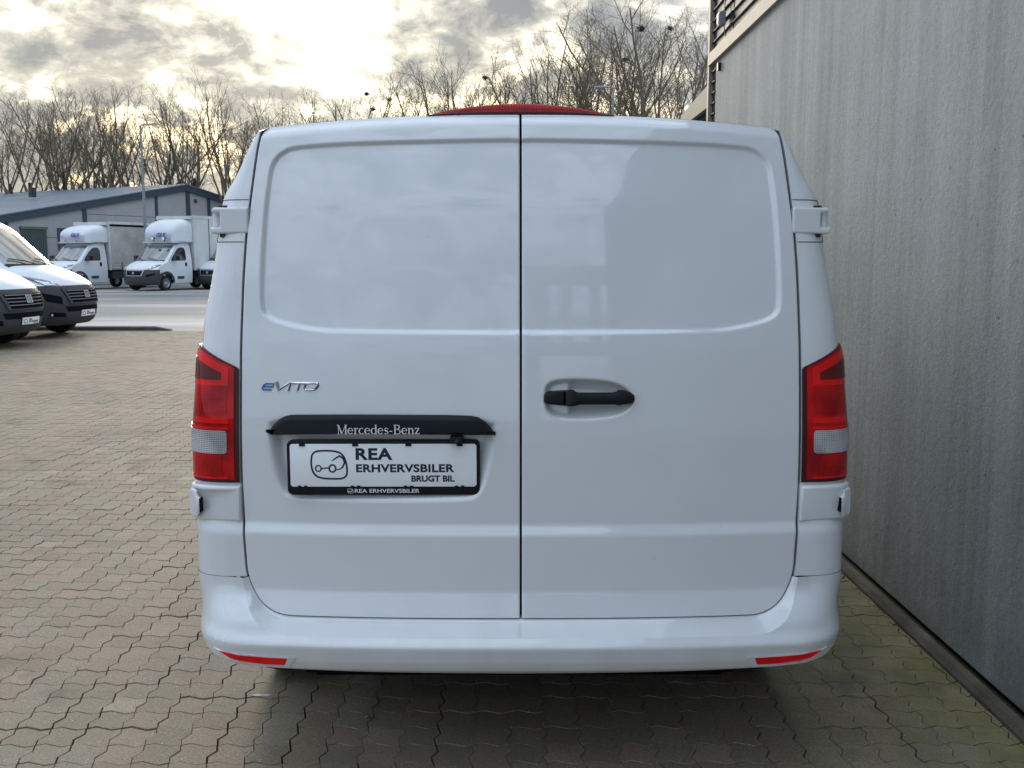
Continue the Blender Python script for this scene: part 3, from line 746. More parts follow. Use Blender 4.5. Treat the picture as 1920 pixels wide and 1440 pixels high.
for s in (-1, 1):
    tl = patch('tail_lamp', lampshape(.880, 1.265, .0005, 1.06), M['lamp_dark'], van, s, .006, 60, 24, label='red tail lamp on the left corner' if s < 0 else 'red tail lamp on the right corner')
    patch('red_lens', lampshape(.889, 1.258, tf(.09), .999, .004), M['red_lens'], tl, s, .0085, 60, 24, thick=.003)
    patch('inner_band', lampshape(1.150, 1.250, tf(.20), tf(.985), .011), M['red_bright'], tl, s, .0096, 40, 24, thick=.002)
    patch('indicator_lens', lampshape(1.166, 1.226, tf(.34), .985, .034), M['amber_dark'], tl, s, .0108, 30, thick=.0015)
    patch('bulb_lens', [(1.072, tf(.22), tf(.93)), (1.145, tf(.22), tf(.93))], M['red_ribbed'], tl, s, .0096, 16, thick=.002)
    patch('reflector_strip', [(1.046, tf(.18), tf(.90)), (1.061, tf(.18), tf(.90))], M['red_bright'], tl, s, .0105, 6, thick=.002)
    patch('lamp_step', [(1.029, tf(.18), .98), (1.036, tf(.18), .98)], M['red_bright'], tl, s, .0108, 4, thick=.002)
    patch('reversing_lens', [(.962, tf(.26), .99), (.966, tf(.21), .99), (1.020, tf(.21), .99), (1.026, tf(.24), .99)], M['clear_lens'], tl, s, .0112, 20, 24, thick=.003)
    patch('fog_lens', [(.899, tf(.30), tf(.92)), (.952, tf(.30), tf(.92))], M['red_ribbed'], tl, s, .0098, 14, thick=.002)
    patch('lamp_bar', [(.891, tf(.20), tf(.95)), (.896, tf(.20), tf(.95))], M['red_bright'], tl, s, .0108, 4, thick=.002)
# high third brake light across the roof edge
xs = np.linspace(-.272, .272, 41); m = MB(); LL = []
for x in xs:
    h = .034*max(0, 1-(x/.272)**2)**.8; zt = float(toparc(x)); y0 = float(S(x, zt))+.020
    LL.append([(x, y0+.050, zt-.006), (x, y0+.002-.10*h, zt+.001), (x, y0+.006-.10*h, zt+.001+h*.35), (x, y0+.014, zt+.001+h*.75), (x, y0+.045, zt+.001+h), (x, y0+.12, zt+.001+h*.9), (x, y0+.20, zt)])
m.loft(LL); M['brake_red'] = lens_mat('brake_light_lens', (0.50, 0.004, 0.008), (0.22, 0.0, 0.003), 40, rough=.3, blotch=.7); M['brake_red'].node_tree.nodes['Principled BSDF'].inputs['Coat Weight'].default_value = .25
bl_ = m.build('brake_light', M['brake_red'], van, 50, label='long red brake light over the doors')
m = MB(); LL = []
for x in np.linspace(-.262, .262, 31):
    h = .034*max(0, 1-(x/.272)**2)**.8; zt = float(toparc(x)); y0 = float(S(x, zt))+.020
    LL.append([(x, y0-.10*h, zt-.001), (x, y0-.0015-.10*h, zt+.0015+h*.12), (x, y0-.10*h+.001, zt+.002+h*.22)])
m.loft(LL); m.build('light_base', M['lamp_dark'], bl_, 60)
# roof antenna fin at the right
m = MB(); m.loft([[(x, y, z) for x, y, z in ((.655, .75, 1.90), (.60, .75, 1.90))], [(.645, .78, 1.955), (.625, .78, 1.955)], [(.640, .86, 1.945), (.610, .86, 1.93)], [(.655, .95, 1.89), (.590, .95, 1.89)]])
m.build('roof_fin', mat('cream_plastic', (.75, .72, .6), .4), van)

# hinges
def hingebox(name, x0, x1, y0, y1, z0, z1, s, b=.008):
    m = MB().box(min(s*x0, s*x1), max(s*x0, s*x1), y0, y1, z0, z1); o = m.build(name, M['paint'], van); bevel(o, b, 3); return o
for s in (-1, 1):
    ya = float(S(.80, 1.6))-.012
    # upper hinge: bridge arm with a window showing the hinge barrel
    zc0, zc1 = 1.567, 1.637
    def arm_poly(x0, x1, z0, z1): return [(x0, z0), (x1, z0), (x1, z1), (x0, z1)]
    m = MB()
    P = [(.752, zc0), (.856, zc0-.002), (.860, zc0+.016), (.831, zc0+.016), (.831, zc1-.014), (.854, zc1-.014), (.852, zc1-.003), (.846, zc1), (.752, zc1)]
    m.prism([(s*x, ya, z) for x, z in P], (0, .075, 0)); o = m.build('door_hinge', M['paint'], van, label='upper hinge'); bevel(o, .006, 3)
    m = MB(); m.tube([(s*.8455, ya+.025, zc0+.018), (s*.8455, ya+.025, zc1-.016)], .0105, 20); m.build('hinge_pin', M['paint'], o, 40)
    m = MB(); m.box(min(s*.823, s*.845), max(s*.823, s*.845), ya+.040, ya+.062, zc0+.01, zc1-.01); m.build('hinge_recess', M['gap'], o)
    m = MB(); m.box(min(s*.77, s*.835), max(s*.77, s*.835), ya+.012, ya+.06, zc0-.011, zc0-.001); m.build('hinge_pad', M['plastic_grey'], o)
    m = MB(); m.box(min(s*.768, s*.84), max(s*.768, s*.84), ya+.030, ya+.07, zc1+.0, zc1+.007); m.build('hinge_pad', M['plastic_grey'], o)
    # fine panel joint round the hinge: a thin recessed line
    for up_ in (1, -1):
        za = (zc1+.022) if up_ > 0 else (zc0-.024); zb_ = zc1 if up_ > 0 else zc0
        pl = []
        for t in np.linspace(.0015, .62, 14): pl.append(corner(t, za, .0003))
        for f in (.35, .7, 1): pl.append(corner(.62+.05*f, za+(zb_-za)*f**1.5, .0003))
        m = MB(); m.tube([(s*p.x, p.y, p.z) for p in pl], .0011, 5); m.build('panel_joint', M['gap'], van)
    # lower hinge cover
    yl = float(S(.80, .82))-.014
    m = MB(); z0, z1 = .769, .874
    P = [(.778, z0), (.912, z0+.001), (.925, z0+.006), (.928, z0+.05), (.926, z1-.004), (.885, z1), (.778, z1-.002)]
    LL = []
    def sect(ins, dy):
        cx, cz = .853, .816; return [(s*(cx+(x-cx)*(1-ins/.084)), yl+dy+max(0, (x-.885))*.9, cz+(z-cz)*(1-ins/.052)) for x, z in P]
    m.loft([sect(0, .09), sect(0, .010), sect(.002, .004), sect(.006, .0005), sect(.010, 0)], True); m.F.append(tuple(range(4*len(P), 5*len(P))))
    o = m.build('hinge_cover', M['paint'], van, 50, label='lower hinge cover')
    Q = [(.886, z0+.014), (.884, z0+.022), (.877, z0+.026), (.876, z0+.068), (.884, z0+.074), (.887, z0+.086), (.907, z0+.090), (.914, z0+.084), (.916, z0+.02), (.911, z0+.012)]
    m = MB(); m.loft([[(s*(.914+(x-.898)*k), yl+dy+max(0, x-.869)*.9, .815+(z-.815)*k) for x, z in Q] for k, dy in ((1.02, .004), (1.0, -.0035), (.93, -.0055), (.8, -.006))], True); m.F.append(tuple(range(3*len(Q), 4*len(Q)))); m.build('hinge_cap', M['paint'], o, 50)
    m = MB(); m.box(min(s*.8885, s*.8925), max(s*.8885, s*.8925), yl-.0008, yl+.02, z0+.028, z0+.068); m.build('cap_slot', M['gap'], o)

# door handle and plate furniture ------------------------------------------------
def plate_rings(poly, ybase, rings, s=1):
    """rings: (inset scale about centroid in metres, height towards the viewer)"""
    A = np.array(poly); T = np.roll(A, -1, 0)-np.roll(A, 1, 0); N = np.stack([T[:, 1], -T[:, 0]], 1); N /= np.linalg.norm(N, axis=1, keepdims=True)
    area = 0.5*np.sum(A[:, 0]*np.roll(A[:, 1], -1)-np.roll(A[:, 0], -1)*A[:, 1]); 
    if area < 0: N = -N
    m = MB(); L = []
    for ins, h in rings: L.append([(float(a[0]-n[0]*ins), (ybase(a[0], a[1]) if callable(ybase) else ybase)-h, float(a[1]-n[1]*ins)) for a, n in zip(A, N)])
    m.loft(L, True); m.F.append(tuple(range((len(L)-1)*len(A), len(L)*len(A)))); return m
hy = lambda x, z: float(S(x, z))+.004
H1 = smooth_poly([(.0425, 1.118), (.0445, 1.134), (.056, 1.1385), (.099, 1.1415), (.099, 1.1015), (.056, 1.1045), (.0445, 1.108)], 1)
H1 = [(.043, 1.118), (.0435, 1.128), (.047, 1.134), (.056, 1.1375), (.099, 1.1405), (.099, 1.1000), (.056, 1.1045), (.047, 1.108), (.0435, 1.112)]
H2 = [(.1000, 1.1405), (.124, 1.1410), (.128, 1.139), (.131, 1.1355), (.138, 1.1335), (.234, 1.1335), (.243, 1.1365), (.249, 1.1410), (.256, 1.1405), (.278, 1.1365), (.2895, 1.1285), (.2905, 1.118), (.288, 1.1095), (.278, 1.1055), (.258, 1.1025), (.246, 1.1010), (.236, 1.1035), (.140, 1.1030), (.130, 1.1005), (.124, 1.0990), (.1000, 1.1000)]
H1 = [(a_+.019, b_) for a_, b_ in H1]; H2 = [(a_+.019, b_) for a_, b_ in H2]
hd = plate_rings(H2, hy, [(0, -.012), (0, .009), (.0012, .0145), (.003, .017), (.005, .0185)]).build('door_handle', M['plastic'], doorR, 50)
plate_rings(H1, hy, [(0, -.012), (0, .008), (.001, .013), (.004, .0175), (.010, .019)]).build('handle_cap', M['plastic'], hd, 50)

hb = [(-.694, 1.0205), (-.688, 1.028), (-.676, 1.044), (-.660, 1.060), (-.644, 1.069), (-.626, 1.0735), (-.50, 1.0758), (-.37, 1.0765), (-.20, 1.0762), (-.14, 1.0745), (-.118, 1.070), (-.100, 1.058), (-.084, 1.040), (-.072, 1.0205)]
hb = [(-.383+(x+.383)*1.012, z) for x, z in hb]
sy = lambda x, z: float(_base(1.05))+.040*(abs(x)/.77)**2.6
grip = plate_rings(hb, sy, [(.002, -.004), (0, .006), (.0015, .012), (.006, .020), (.014, .0255)]).build('plate_light_bar', M['plastic'], doorL, 50)
# flat frame of the number plate
pf = empty('x', (0, 0, 0)); bpy.data.objects.remove(pf)
PX0, PX1, PZ0, PZ1 = -.640, -.1125, .853, 1.006
YP = float(_base(.93))+.012
def rrect(x0, x1, z0, z1, r, n=5):
    P = []
    for cx, cz, a0 in ((x1-r, z1-r, 0), (x0+r, z1-r, 90), (x0+r, z0+r, 180), (x1-r, z0+r, 270)):
        for k in range(n+1): a = R(a0+90*k/n); P.append((cx+r*math.cos(a), cz+r*math.sin(a)))
    return P
frame = plate_rings(rrect(PX0, PX1, PZ0, PZ1, .016), YP, [(0, -.006), (0, .008), (.002, .010), (.004, .0105)]).build('plate_frame', M['plastic'], doorL, 50)
plate = plate_rings(rrect(PX0+.009, PX1-.009, PZ0+.024, PZ1-.010, .008), YP, [(0, .005), (0, .0108), (.001, .0112)]).build('number_plate', M['plate'], doorL, 50)
for k, fx in enumerate((.085, .36, .635, .90)):
    x = PX0+(PX1-PX0)*fx
    MB().box(x-.010, x+.006, YP-.0135, YP-.0105, PZ1-.016, PZ1-.009).build('frame_clip', M['plastic'], frame)
    for dx in (-.011, .006): MB().box(x+dx-.005, x+dx+.004, YP-.0135, YP-.0105, PZ0+.022, PZ0+.027).build('frame_clip', M['plastic'], frame)
cm = MB().box(-.193, -.157, YP-.030, YP+.0, 1.000, 1.019).build('reversing_camera', M['plastic'], doorL); bevel(cm, .004, 2)
MB().tube([(-.174, YP-.0305, 1.008), (-.174, YP-.033, 1.008)], .005, 12).build('camera_lens', M['glass'], cm)

# ---- lettering
def text_mesh(body, x0, x1, z0, z1, y, m, parent, name='lettering', ext=.0004, bold=0.0, shear=0.0, spacing=1.0, yf=None):
    cu = bpy.data.curves.new('t', 'FONT'); cu.body = body; cu.size = 1; cu.extrude = 0.0; cu.offset = bold; cu.shear = shear; cu.space_character = spacing; cu.resolution_u = 4
    o = bpy.data.objects.new('t', cu); COL.objects.link(o); bpy.context.view_layer.update()
    me = bpy.data.meshes.new_from_object(o.evaluated_get(bpy.context.evaluated_depsgraph_get())); bpy.data.objects.remove(o)
    P = np.array([v.co[:] for v in me.vertices]); a, b = P.min(0), P.max(0)
    X = x0+(P[:, 0]-a[0])/(b[0]-a[0])*(x1-x0); Z = z0+(P[:, 1]-a[1])/(b[1]-a[1])*(z1-z0)
    F = [tuple(p.vertices) for p in me.polygons]; n = len(P)
    bm = bmesh.new(); vs = [bm.verts.new((X[i], y, Z[i])) for i in range(n)]
    for f in F:
        try: bm.faces.new([vs[k] for k in f])
        except ValueError: pass
    bmesh.ops.remove_doubles(bm, verts=bm.verts, dist=1e-6)
    r = bmesh.ops.extrude_face_region(bm, geom=bm.faces[:]); ev = [g for g in r['geom'] if isinstance(g, bmesh.types.BMVert)]
    for v in ev: v.co.y -= ext
    if yf:
        for v in bm.verts: v.co.y += yf(v.co.x, v.co.z)
    bmesh.ops.recalc_face_normals(bm, faces=bm.faces)
    me2 = bpy.data.meshes.new(name); bm.to_mesh(me2); bm.free(); me2.materials.append(m); bpy.data.meshes.remove(me)
    return link(name, me2, parent)
def ribbons(lines, y, m, parent, name='lettering', ext=.0005, peak=False):
    """flat strokes: list of (points [(x,z)], width or list of widths)"""
    mb = MB(); step = 0
    for pts, wd in lines:
        P = np.array(pts, float); n = len(P); ws = np.full(n, wd) if not hasattr(wd, '__len__') else np.array(wd)
        T = np.gradient(P, axis=0) if n > 2 else np.repeat((P[1:]-P[:1]), 2, 0); 
        if n > 2 and np.allclose(P[0], P[-1]): T[0] = T[-1] = P[1]-P[-2]
        T /= np.linalg.norm(T, axis=1, keepdims=True)+1e-12; N = np.stack([-T[:, 1], T[:, 0]], 1); yy = y-ext-.00002*step; step += 1
        A = P+N*ws[:, None]/2; B = P-N*ws[:, None]/2
        if peak: mb.loft([[(a[0], y, a[1]) for a in A], [(a[0], y-ext*.35, a[1]) for a in A], [(q[0], yy, q[1]) for q in P], [(b[0], y-ext*.35, b[1]) for b in B], [(b[0], y, b[1]) for b in B]]); continue
        mb.loft([[(a[0], y, a[1]) for a in A], [(a[0], yy, a[1]) for a in A], [(b[0], yy, b[1]) for b in B], [(b[0], y, b[1]) for b in B]])
        for e in (0, n-1): mb.face([(A[e][0], y, A[e][1]), (A[e][0], yy, A[e][1]), (B[e][0], yy, B[e][1]), (B[e][0], y, B[e][1])])
    return mb.build(name, m, parent, rec=False)
def arc(cx, cz, rx, rz, a0, a1, n=14): return [(cx+rx*math.cos(R(a)), cz+rz*math.sin(R(a))) for a in np.linspace(a0, a1, n)]
# serif word on the light bar, drawn with thick and thin strokes
def serif_word(word, x0, x1, z0, H):
    G = {}
    t, k, sf = .13, .05, .045
    def ser(x, z, wd=.22): return ([(x-wd/2, z), (x+wd/2, z)], sf)
    h = .66
    G['M'] = (1.02, [([(.16, 0), (.16, 1)], k), ([(.14, .99), (.50, .02)], t), ([(.50, .02), (.84, .99)], k), ([(.86, 0), (.86, 1)], t), ser(.16, .02), ser(.86, .02, .28), ser(.12, .98, .2), ser(.88, .98, .24)])
    def bowl(cx, rx, a0, a1): 
        P = arc(cx, h/2, rx, h/2-.02, a0, a1, 20); return (P, [k+(t-k)*abs(math.cos(R(a)))**1.2 for a in np.linspace(a0, a1, 20)])
    G['e'] = (.60, [bowl(.29, .23, 350, 5) if False else (arc(.29, h/2, .23, h/2-.02, 5, 320, 22), [k+(t-k)*abs(math.cos(R(a)))**1.2*(1 if a > 90 else .4) for a in np.linspace(5, 320, 22)]), ([(.08, h/2+.03), (.52, h/2+.03)], .045)])
    G['c'] = (.56, [(arc(.30, h/2, .23, h/2-.02, 50, 318, 22), [k+(t-k)*abs(math.cos(R(a)))**1.2*(1 if a > 90 else .6) for a in np.linspace(50, 318, 22)]), ([(.43, h-.13), (.43, h-.14)], .10)])
    G['r'] = (.46, [([(.15, 0), (.15, h)], t), ser(.16, .02, .28), ser(.08, h-.03, .12), ([(.18, h-.18), (.25, h-.05), (.36, h-.03), (.42, h-.10)], [.04, .06, .08, .12])])
    G['d'] = (.66, [(arc(.29, h/2, .22, h/2-.02, 20, 340, 22), [k+(t-k)*abs(math.cos(R(a)))**1.2*(1 if 90 < a < 270 else .3) for a in np.linspace(20, 340, 22)]), ([(.51, 0), (.51, 1)], t), ser(.57, .02, .14), ser(.44, .98, .12)])
    G['s'] = (.48, [([(.42, h-.14), (.34, h-.03), (.22, h-.02), (.10, h-.12), (.12, h-.23), (.24, h*.5), (.38, h*.38), (.41, .16), (.33, .04), (.20, .02), (.07, .12)], [.05, .05, .06, .09, .12, .13, .12, .09, .06, .05, .06])])
    G['-'] = (.40, [([(.07, .30), (.33, .30)], .09)])
    G['B'] = (.80, [([(.20, 0), (.20, 1)], t), ([(.06, .02), (.35, .02), (.62, .05), (.70, .25), (.60, .46), (.30, .53)], [.045, .045, .07, .14, .07, .045]), ([(.06, .98), (.32, .98), (.56, .94), (.62, .76), (.54, .58), (.30, .53)], [.045, .045, .07, .13, .07, .045])])
    G['n'] = (.66, [([(.14, 0), (.14, h)], t), ser(.14, .02, .26), ser(.08, h-.03, .12), ([(.18, h-.16), (.30, h-.04), (.42, h-.04), (.50, h-.16), (.51, 0)], [.04, .07, .09, .13, .13]), ser(.51, .02, .26)])
    G['z'] = (.54, [([(.07, h-.03), (.44, h-.03)], .06), ([(.42, h-.03), (.09, .03)], .12), ([(.07, .03), (.47, .03)], .06), ([(.08, h), (.08, h-.16)], .04), ([(.46, 0), (.46, .17)], .04)])
    tot = sum(G[c][0] for c in word); sx = (x1-x0)/tot; x = x0; out = []
    for c in word:
        adv, st = G[c]
        for P, wd in st:
            sc = (sx+H)/2; w2 = [q*sc for q in wd] if hasattr(wd, '__len__') else wd*sc
            out.append(([(x+a*sx, z0+b*H) for a, b in P], w2))
        x += adv*sx
    return out
yb = sy(-.38, 1.03)-.0262
ribbons(serif_word('Mercedes-Benz', -.4985, -.2730, 1.0262, .0255), yb, M['white_print'], grip, 'lettering', .0006)
YT = YP-.0112
text_mesh('REA', -.4515, -.351, .9515, .9845, YT-.0001, M['ink'], plate, bold=.035, spacing=1.08)
text_mesh('ERHVERVSBILER', -.4510, -.182, .9170, .9400, YT-.0001, M['ink'], plate, bold=.035, spacing=1.06)
text_mesh('BRUGT BIL', -.300, -.182, .8905, .9085, YT-.0001, M['ink'], plate, bold=.040)
text_mesh('REA ERHVERVSBILER', -.4560, -.2780, .8595, .8705, YP-.0106, M['white_print'], frame, bold=.015)
def logo(x0, z0, sx, sz, wd, y, m, parent):
    f = lambda P: [(x0+a*sx, z0+b*sz) for a, b in P]
    border = [(.05, .97), (.45, 1.0), (.75, .96), (.90, .80), (.98, .45), (.96, .02), (.55, 0), (.20, .04), (.05, .22), (.0, .55), (.05, .97)]
    sm = smooth_poly(border[:-1], 2); sm.append(sm[0])
    L = [(f(sm), wd)]
    L.append((f(arc(.20, .37, .075, .105, 0, 360, 18)), wd*.75)); L.append((f(arc(.58, .37, .09, .125, 0, 360, 18)), wd*.9))
    L.append((f([(.28, .36), (.42, .39), (.52, .37)]), wd*.7))
    L.append((f([(.57, .63), (.66, .72), (.78, .81), (.88, .72), (.91, .58), (.86, .42), (.77, .34), (.68, .32)]), [wd*.5, wd*.8, wd*1.1, wd*1.1, wd, wd*.9, wd*.7, wd*.4]))
    return ribbons(L, y, m, parent, 'logo', .0004)
logo(-.5745, .8985, .1015, .0795, .0050, YT, M['ink'], plate)
logo(-.4760, .8590, .0165, .0120, .0011, YP-.0106, M['white_print'], frame)
# badge left of the plate
ybf = lambda x, z: float(S(x, z))
def italic(P, x0, z0, sx, sz, sh=.42): return [(x0+(a+sh*b*.5)*sx, z0+b*sz) for a, b in P]
bd = []
bx, bz, bh, bw = -.664, 1.140, .0215, .0235
# V I T O as broad sheared capitals
def strokes(L, x0, wd): return [(italic(P, x0-.012, bz-.0012, .0325, bh*1.08), q*1.05) for P, q in L]
V_ = strokes([([(-.05, 1.0), (.34, 0.04)], .0085), ([(.30, .04), (1.10, .92), (1.45, .93)], .0050)], bx, 0)
I_ = strokes([([(1.15, 0.0), (1.15, .80)], .0085)], bx, 0)
T_ = strokes([([(1.38, .88), (2.75, .88)], .0058), ([(1.92, 0.0), (1.92, .84)], .0085)], bx, 0)
O_ = strokes([(smooth_poly([(2.55, .10), (2.45, .5), (2.62, .90), (3.35, .92), (3.62, .80), (3.55, .30), (3.3, .08)], 2)+[smooth_poly([(2.55, .10), (2.45, .5), (2.62, .90), (3.35, .92), (3.62, .80), (3.55, .30), (3.3, .08)], 2)[0]], .0052)], bx, 0)
def drape(o):
    for v in o.data.vertices: v.co.y += float(S(v.co.x, v.co.z))
badge = drape(ribbons(V_+I_+T_+O_, -.0002, M['chrome'], doorL, 'model_badge', .0042, True)) 
E_ = [(italic(P, -.713, 1.1385, .028, .0195), q) for P, q in [([(.10, .50), (1.05, .50), (1.05, .90), (.25, .92), (.06, .70), (.02, .25), (.15, .08), (.95, .08)], .0042)]]
drape(ribbons(E_, -.0002, M['blue'], doorL, 'badge_letter', .0028))

# small things on the paving
lf = obj('dry_leaf', [(0, 0, .004), (.012, .004, .010), (.022, -.004, .006), (.016, -.014, .012), (.004, -.012, .005)], [(0, 1, 2, 3, 4)], mat('dry_leaf', (.30, .17, .06), .8)); lf.location = (-.475, 3.02, 0.001); tag(lf, 'tiny curled brown leaf lying on the dark paving below the bumper', 'leaf')
cp = MB(); 
random.seed(3)
cp.V = [(-.034, -.004, .001), (-.012, -.011, .0012), (.006, -.006, .0012), (.021, -.010, .001), (.036, .002, .001), (.018, .006, .0013), (.002, .002, .0013), (-.014, .010, .001), (-.028, .004, .001)]; cp.F = [tuple(range(9))]
o = cp.build('paint_fleck', mat('pale_crumb', (.42, .41, .38), .8), rec=False); o.location = (-.855, 3.19, .0005); tag(o, 'pale smear of plaster on the paving below the left bumper corner', 'debris')

# ------------------------------------------------------------------ vans and box trucks in the yard
def hwz(z): return float(np.interp(z, [.28, .6, 1.0, 1.35, 1.75, 2.1, 2.3, 2.5], [.965, 1.0, 1.01, .985, .925, .86, .80, .66]))
def cab(root, style, length, roof):
    """front body of a panel van; local +x is forward from the tail, nose at x=0, left side at +y"""
    pr = [(.16, .25), (.06, .32), (.02, .42), (.0, .55), (.0, .66), (.02, .78), (.05, .88), (.08, .95), (.10, .985), (.14, 1.03), (.24, 1.10), (.42, 1.19), (.62, 1.27), (.84, 1.335), (.90, 1.36),
          (1.05, 1.50), (1.25, 1.68), (1.45, 1.86), (1.62, 2.01), (1.70, 2.07), (1.78, 2.12)]
    if roof > 2.4: pr += [(2.0, 2.22), (2.3, 2.33), (2.7, 2.42), (3.2, 2.47), (length, 2.48)]
    else: pr += [(1.95, 2.18), (2.2, 2.23), (length, 2.25)]
    pr = np.array(pr); n = 29; vs = np.linspace(-1, 1, n); vs = np.sign(vs)*np.abs(vs)**.85
    bul = np.interp(pr[:, 0], [0, .1, .6, .9, 1.7, 2.3, 3], [.42, .40, .30, .26, .16, .06, 0])
    G = np.zeros((len(pr), n, 3))
    for i, (x, z) in enumerate(pr):
        for j, v in enumerate(vs):
            rnd = .055*abs(v)**8 if z > 1.0 else 0
            G[i, j] = (-(x+bul[i]*abs(v)**2.6), v*hwz(z), z-rnd)
    parts = {'bumper': [], 'bonnet': [], 'windscreen': [], 'body': []}
    for i in range(len(pr)-1):
        z = pr[i+1, 1]; x = pr[i+1, 0]
        for j in range(n-1):
            va = abs(vs[j]+vs[j+1])/2
            lim = .955+.0*va if style == 'new' else .94
            if x < .11 and z <= 1.0 and (z <= lim+.035): k = 'bumper'
            elif .09 < x <= .85: k = 'bonnet' if va < .84 else 'body'
            elif 14 <= i < 19 and va < .90: k = 'windscreen'
            else: k = 'body'
            parts[k].append((i*n+j, i*n+j+1, (i+1)*n+j+1, (i+1)*n+j))
    pts = G.reshape(-1, 3)
    def sub(name, faces, m, extra=None):
        used = sorted({a for f in faces for a in f}); mp = {a: k for k, a in enumerate(used)}
        V = [pts[a] for a in used]; F = [tuple(mp[a] for a in f) for f in faces]
        if extra: k = len(V); V = list(V)+extra[0]; F += [tuple(a+k for a in f) for f in extra[1]]
        o = obj(name, V, F, m, root); recalc(o); autosmooth(o, 40); return o
    # flanks
    edge = G[:, -1]; xe = -edge[:, 0]; ze = edge[:, 2]; o_ = np.argsort(xe); xe, ze = xe[o_], ze[o_]
    wx = [1.02, length-.95] if style != 'truck' and length > 4 else [1.02]
    def zb(x):
        for c in wx:
            d2 = .43**2-(x-c)**2
            if d2 > 0: return .34+math.sqrt(d2)
        return .33
    XS = .60
    colsx = sorted(set([XS]+list(xe[xe > XS])+list(np.linspace(XS, length, int(length*9)))))
    bV, bF, dV, dF = [], [], [], []
    rows = np.linspace(0, 1, 15)
    for s in (-1, 1):
        k = len(bV); kd = len(dV)
        for x in colsx:
            zt = float(np.interp(x, xe[xe > .40], ze[xe > .40])); b = min(zb(x), zt-.02)
            for r in rows: z = b+(zt-b)*r; bV.append((-x, s*hwz(z), z)); 
        nr = len(rows)
        idx = [i for i in range(len(pr)) if -G[i, -1, 0] < XS]
        for i in idx:
            e_ = G[i, -1]; bV.append((e_[0], s*e_[1], e_[2])); bV.append((-XS, s*hwz(pr[i, 1]), e_[2]))
        zx = float(np.interp(XS, xe, ze)); b0 = k+len(colsx)*nr; bV.append((-XS, s*hwz(zx), zx))
        for q_ in range(len(idx)-1):
            a = b0+2*q_; (dF if pr[idx[q_]+1, 1] <= .96 else bF).append((a, a+1, a+3, a+2))
        a = b0+2*(len(idx)-1); bF.append((a, a+1, b0+2*len(idx)))
        for c in range(len(colsx)-1):
            for r in range(nr-1):
                a = k+c*nr+r; q = (a, a+1, a+nr+1, a+nr)
                zm = sum(bV[t][2] for t in q)/4; xm = colsx[c]
                (dF if (xm < .70 and zm < .82) else bF).append(q)
    fs = parts['body']; used = sorted({a for f in fs for a in f}); mp = {a: k for k, a in enumerate(used)}
    V = [pts[a] for a in used]+bV; F = [tuple(mp[a] for a in f) for f in fs]+[tuple(a+len(used) for a in f) for f in bF]
    body = obj('body', V, F, M['paint_far'], root); recalc(body); autosmooth(body, 40)
    sub('bonnet', parts['bonnet'], M['paint_far']); sub('windscreen', parts['windscreen'], M['screen'])
    bumper = sub('bumper', parts['bumper'], M['plastic_grey'], (bV, dF))
    def front(v, z, off=0.0):
        x = float(np.interp(z, pr[:15, 1], pr[:15, 0])); b = float(np.interp(x, [0, .1, .6, .9], [.42, .40, .30, .26]))
        return (-(x+b*abs(v)**2.6)+off, v*hwz(z), z)
    def fpatch(name, quad, m, off, parent=root, nu=8, nv=5, thick=.02, label=None):
        (a, b, c, d) = quad; rows_ = []
        for q in np.linspace(0, 1, nv):
            L = []
            for p in np.linspace(0, 1, nu):
                v = (a[0]*(1-p)+b[0]*p)*(1-q)+(d[0]*(1-p)+c[0]*p)*q; z = (a[1]*(1-p)+b[1]*p)*(1-q)+(d[1]*(1-p)+c[1]*p)*q; L.append(front(v, z, off))
            rows_.append(L)
        mb = MB(); mb.loft(rows_); border = rows_[0]+[r[-1] for r in rows_[1:]]+rows_[-1][::-1][1:]+[r[0] for r in rows_[::-1][1:-1]]
        mb.loft([border, [(x-thick, y, z) for x, y, z in border]], True)
        return mb.build(name, m, parent, 40, label)
    if style == 'new':
        g = fpatch('grille', [(-.50, .66), (.50, .66), (.56, .92), (-.56, .92)], M['gap'], .004, thick=.02)
        for z in (.72, .775, .83, .885): fpatch('grille_bar', [(-.53, z), (.53, z), (.53, z+.014), (-.53, z+.014)], M['chrome_dark'], .022, g, 14, 2)
        gs = [(-.53, .645), (.53, .645), (.63, .93), (-.63, .93)]
        for k in range(4):
            a, b = gs[k], gs[(k+1) % 4]; cxv, czv = 0, .79
            ai, bi = [(p[0]*.91, czv+(p[1]-czv)*.84) for p in (a, b)]
            fpatch('grille_frame', [a, b, bi, ai], M['plastic_grey'], .030, g, 12, 3, .03)
        e = fpatch('emblem', [(-.085, .755), (.085, .755), (.085, .885), (-.085, .885)], M['steel'], .030, g, 4, 4)
        for v0 in (-.045, -.003, .04): fpatch('emblem_bar', [(v0-.006, .765), (v0+.006, .765), (v0+.006, .875), (v0-.006, .875)], M['gap'], .033, e, 2, 2, .003)
        fpatch('lower_grille', [(-.56, .50), (.56, .50), (.62, .60), (-.62, .60)], M['gap'], .006)
        for s in (-1, 1):
            fpatch('bumper_intake', [(s*.66, .64), (s*.90, .70), (s*.94, .86), (s*.66, .78)], M['gap'], .005)
            f = fpatch('fog_recess', [(s*.60, .40), (s*.88, .42), (s*.86, .50), (s*.62, .48)], M['gap'], .005); fpatch('fog_lamp', [(s*.83, .43), (s*.85, .43), (s*.85, .47), (s*.83, .47)], M['white_print'], .012, f, 2, 2)
            h = fpatch('headlight', [(s*.58, .965), (s*.84, .985), (s*1.0, 1.17), (s*.72, 1.08)], M['headlamp'], .012, nu=10, nv=7)
            fpatch('running_light', [(s*.66, 1.0), (s*.84, 1.0), (s*.93, 1.09), (s*.90, 1.09)], M['white_print'], .017, h, 6, 3, .004)
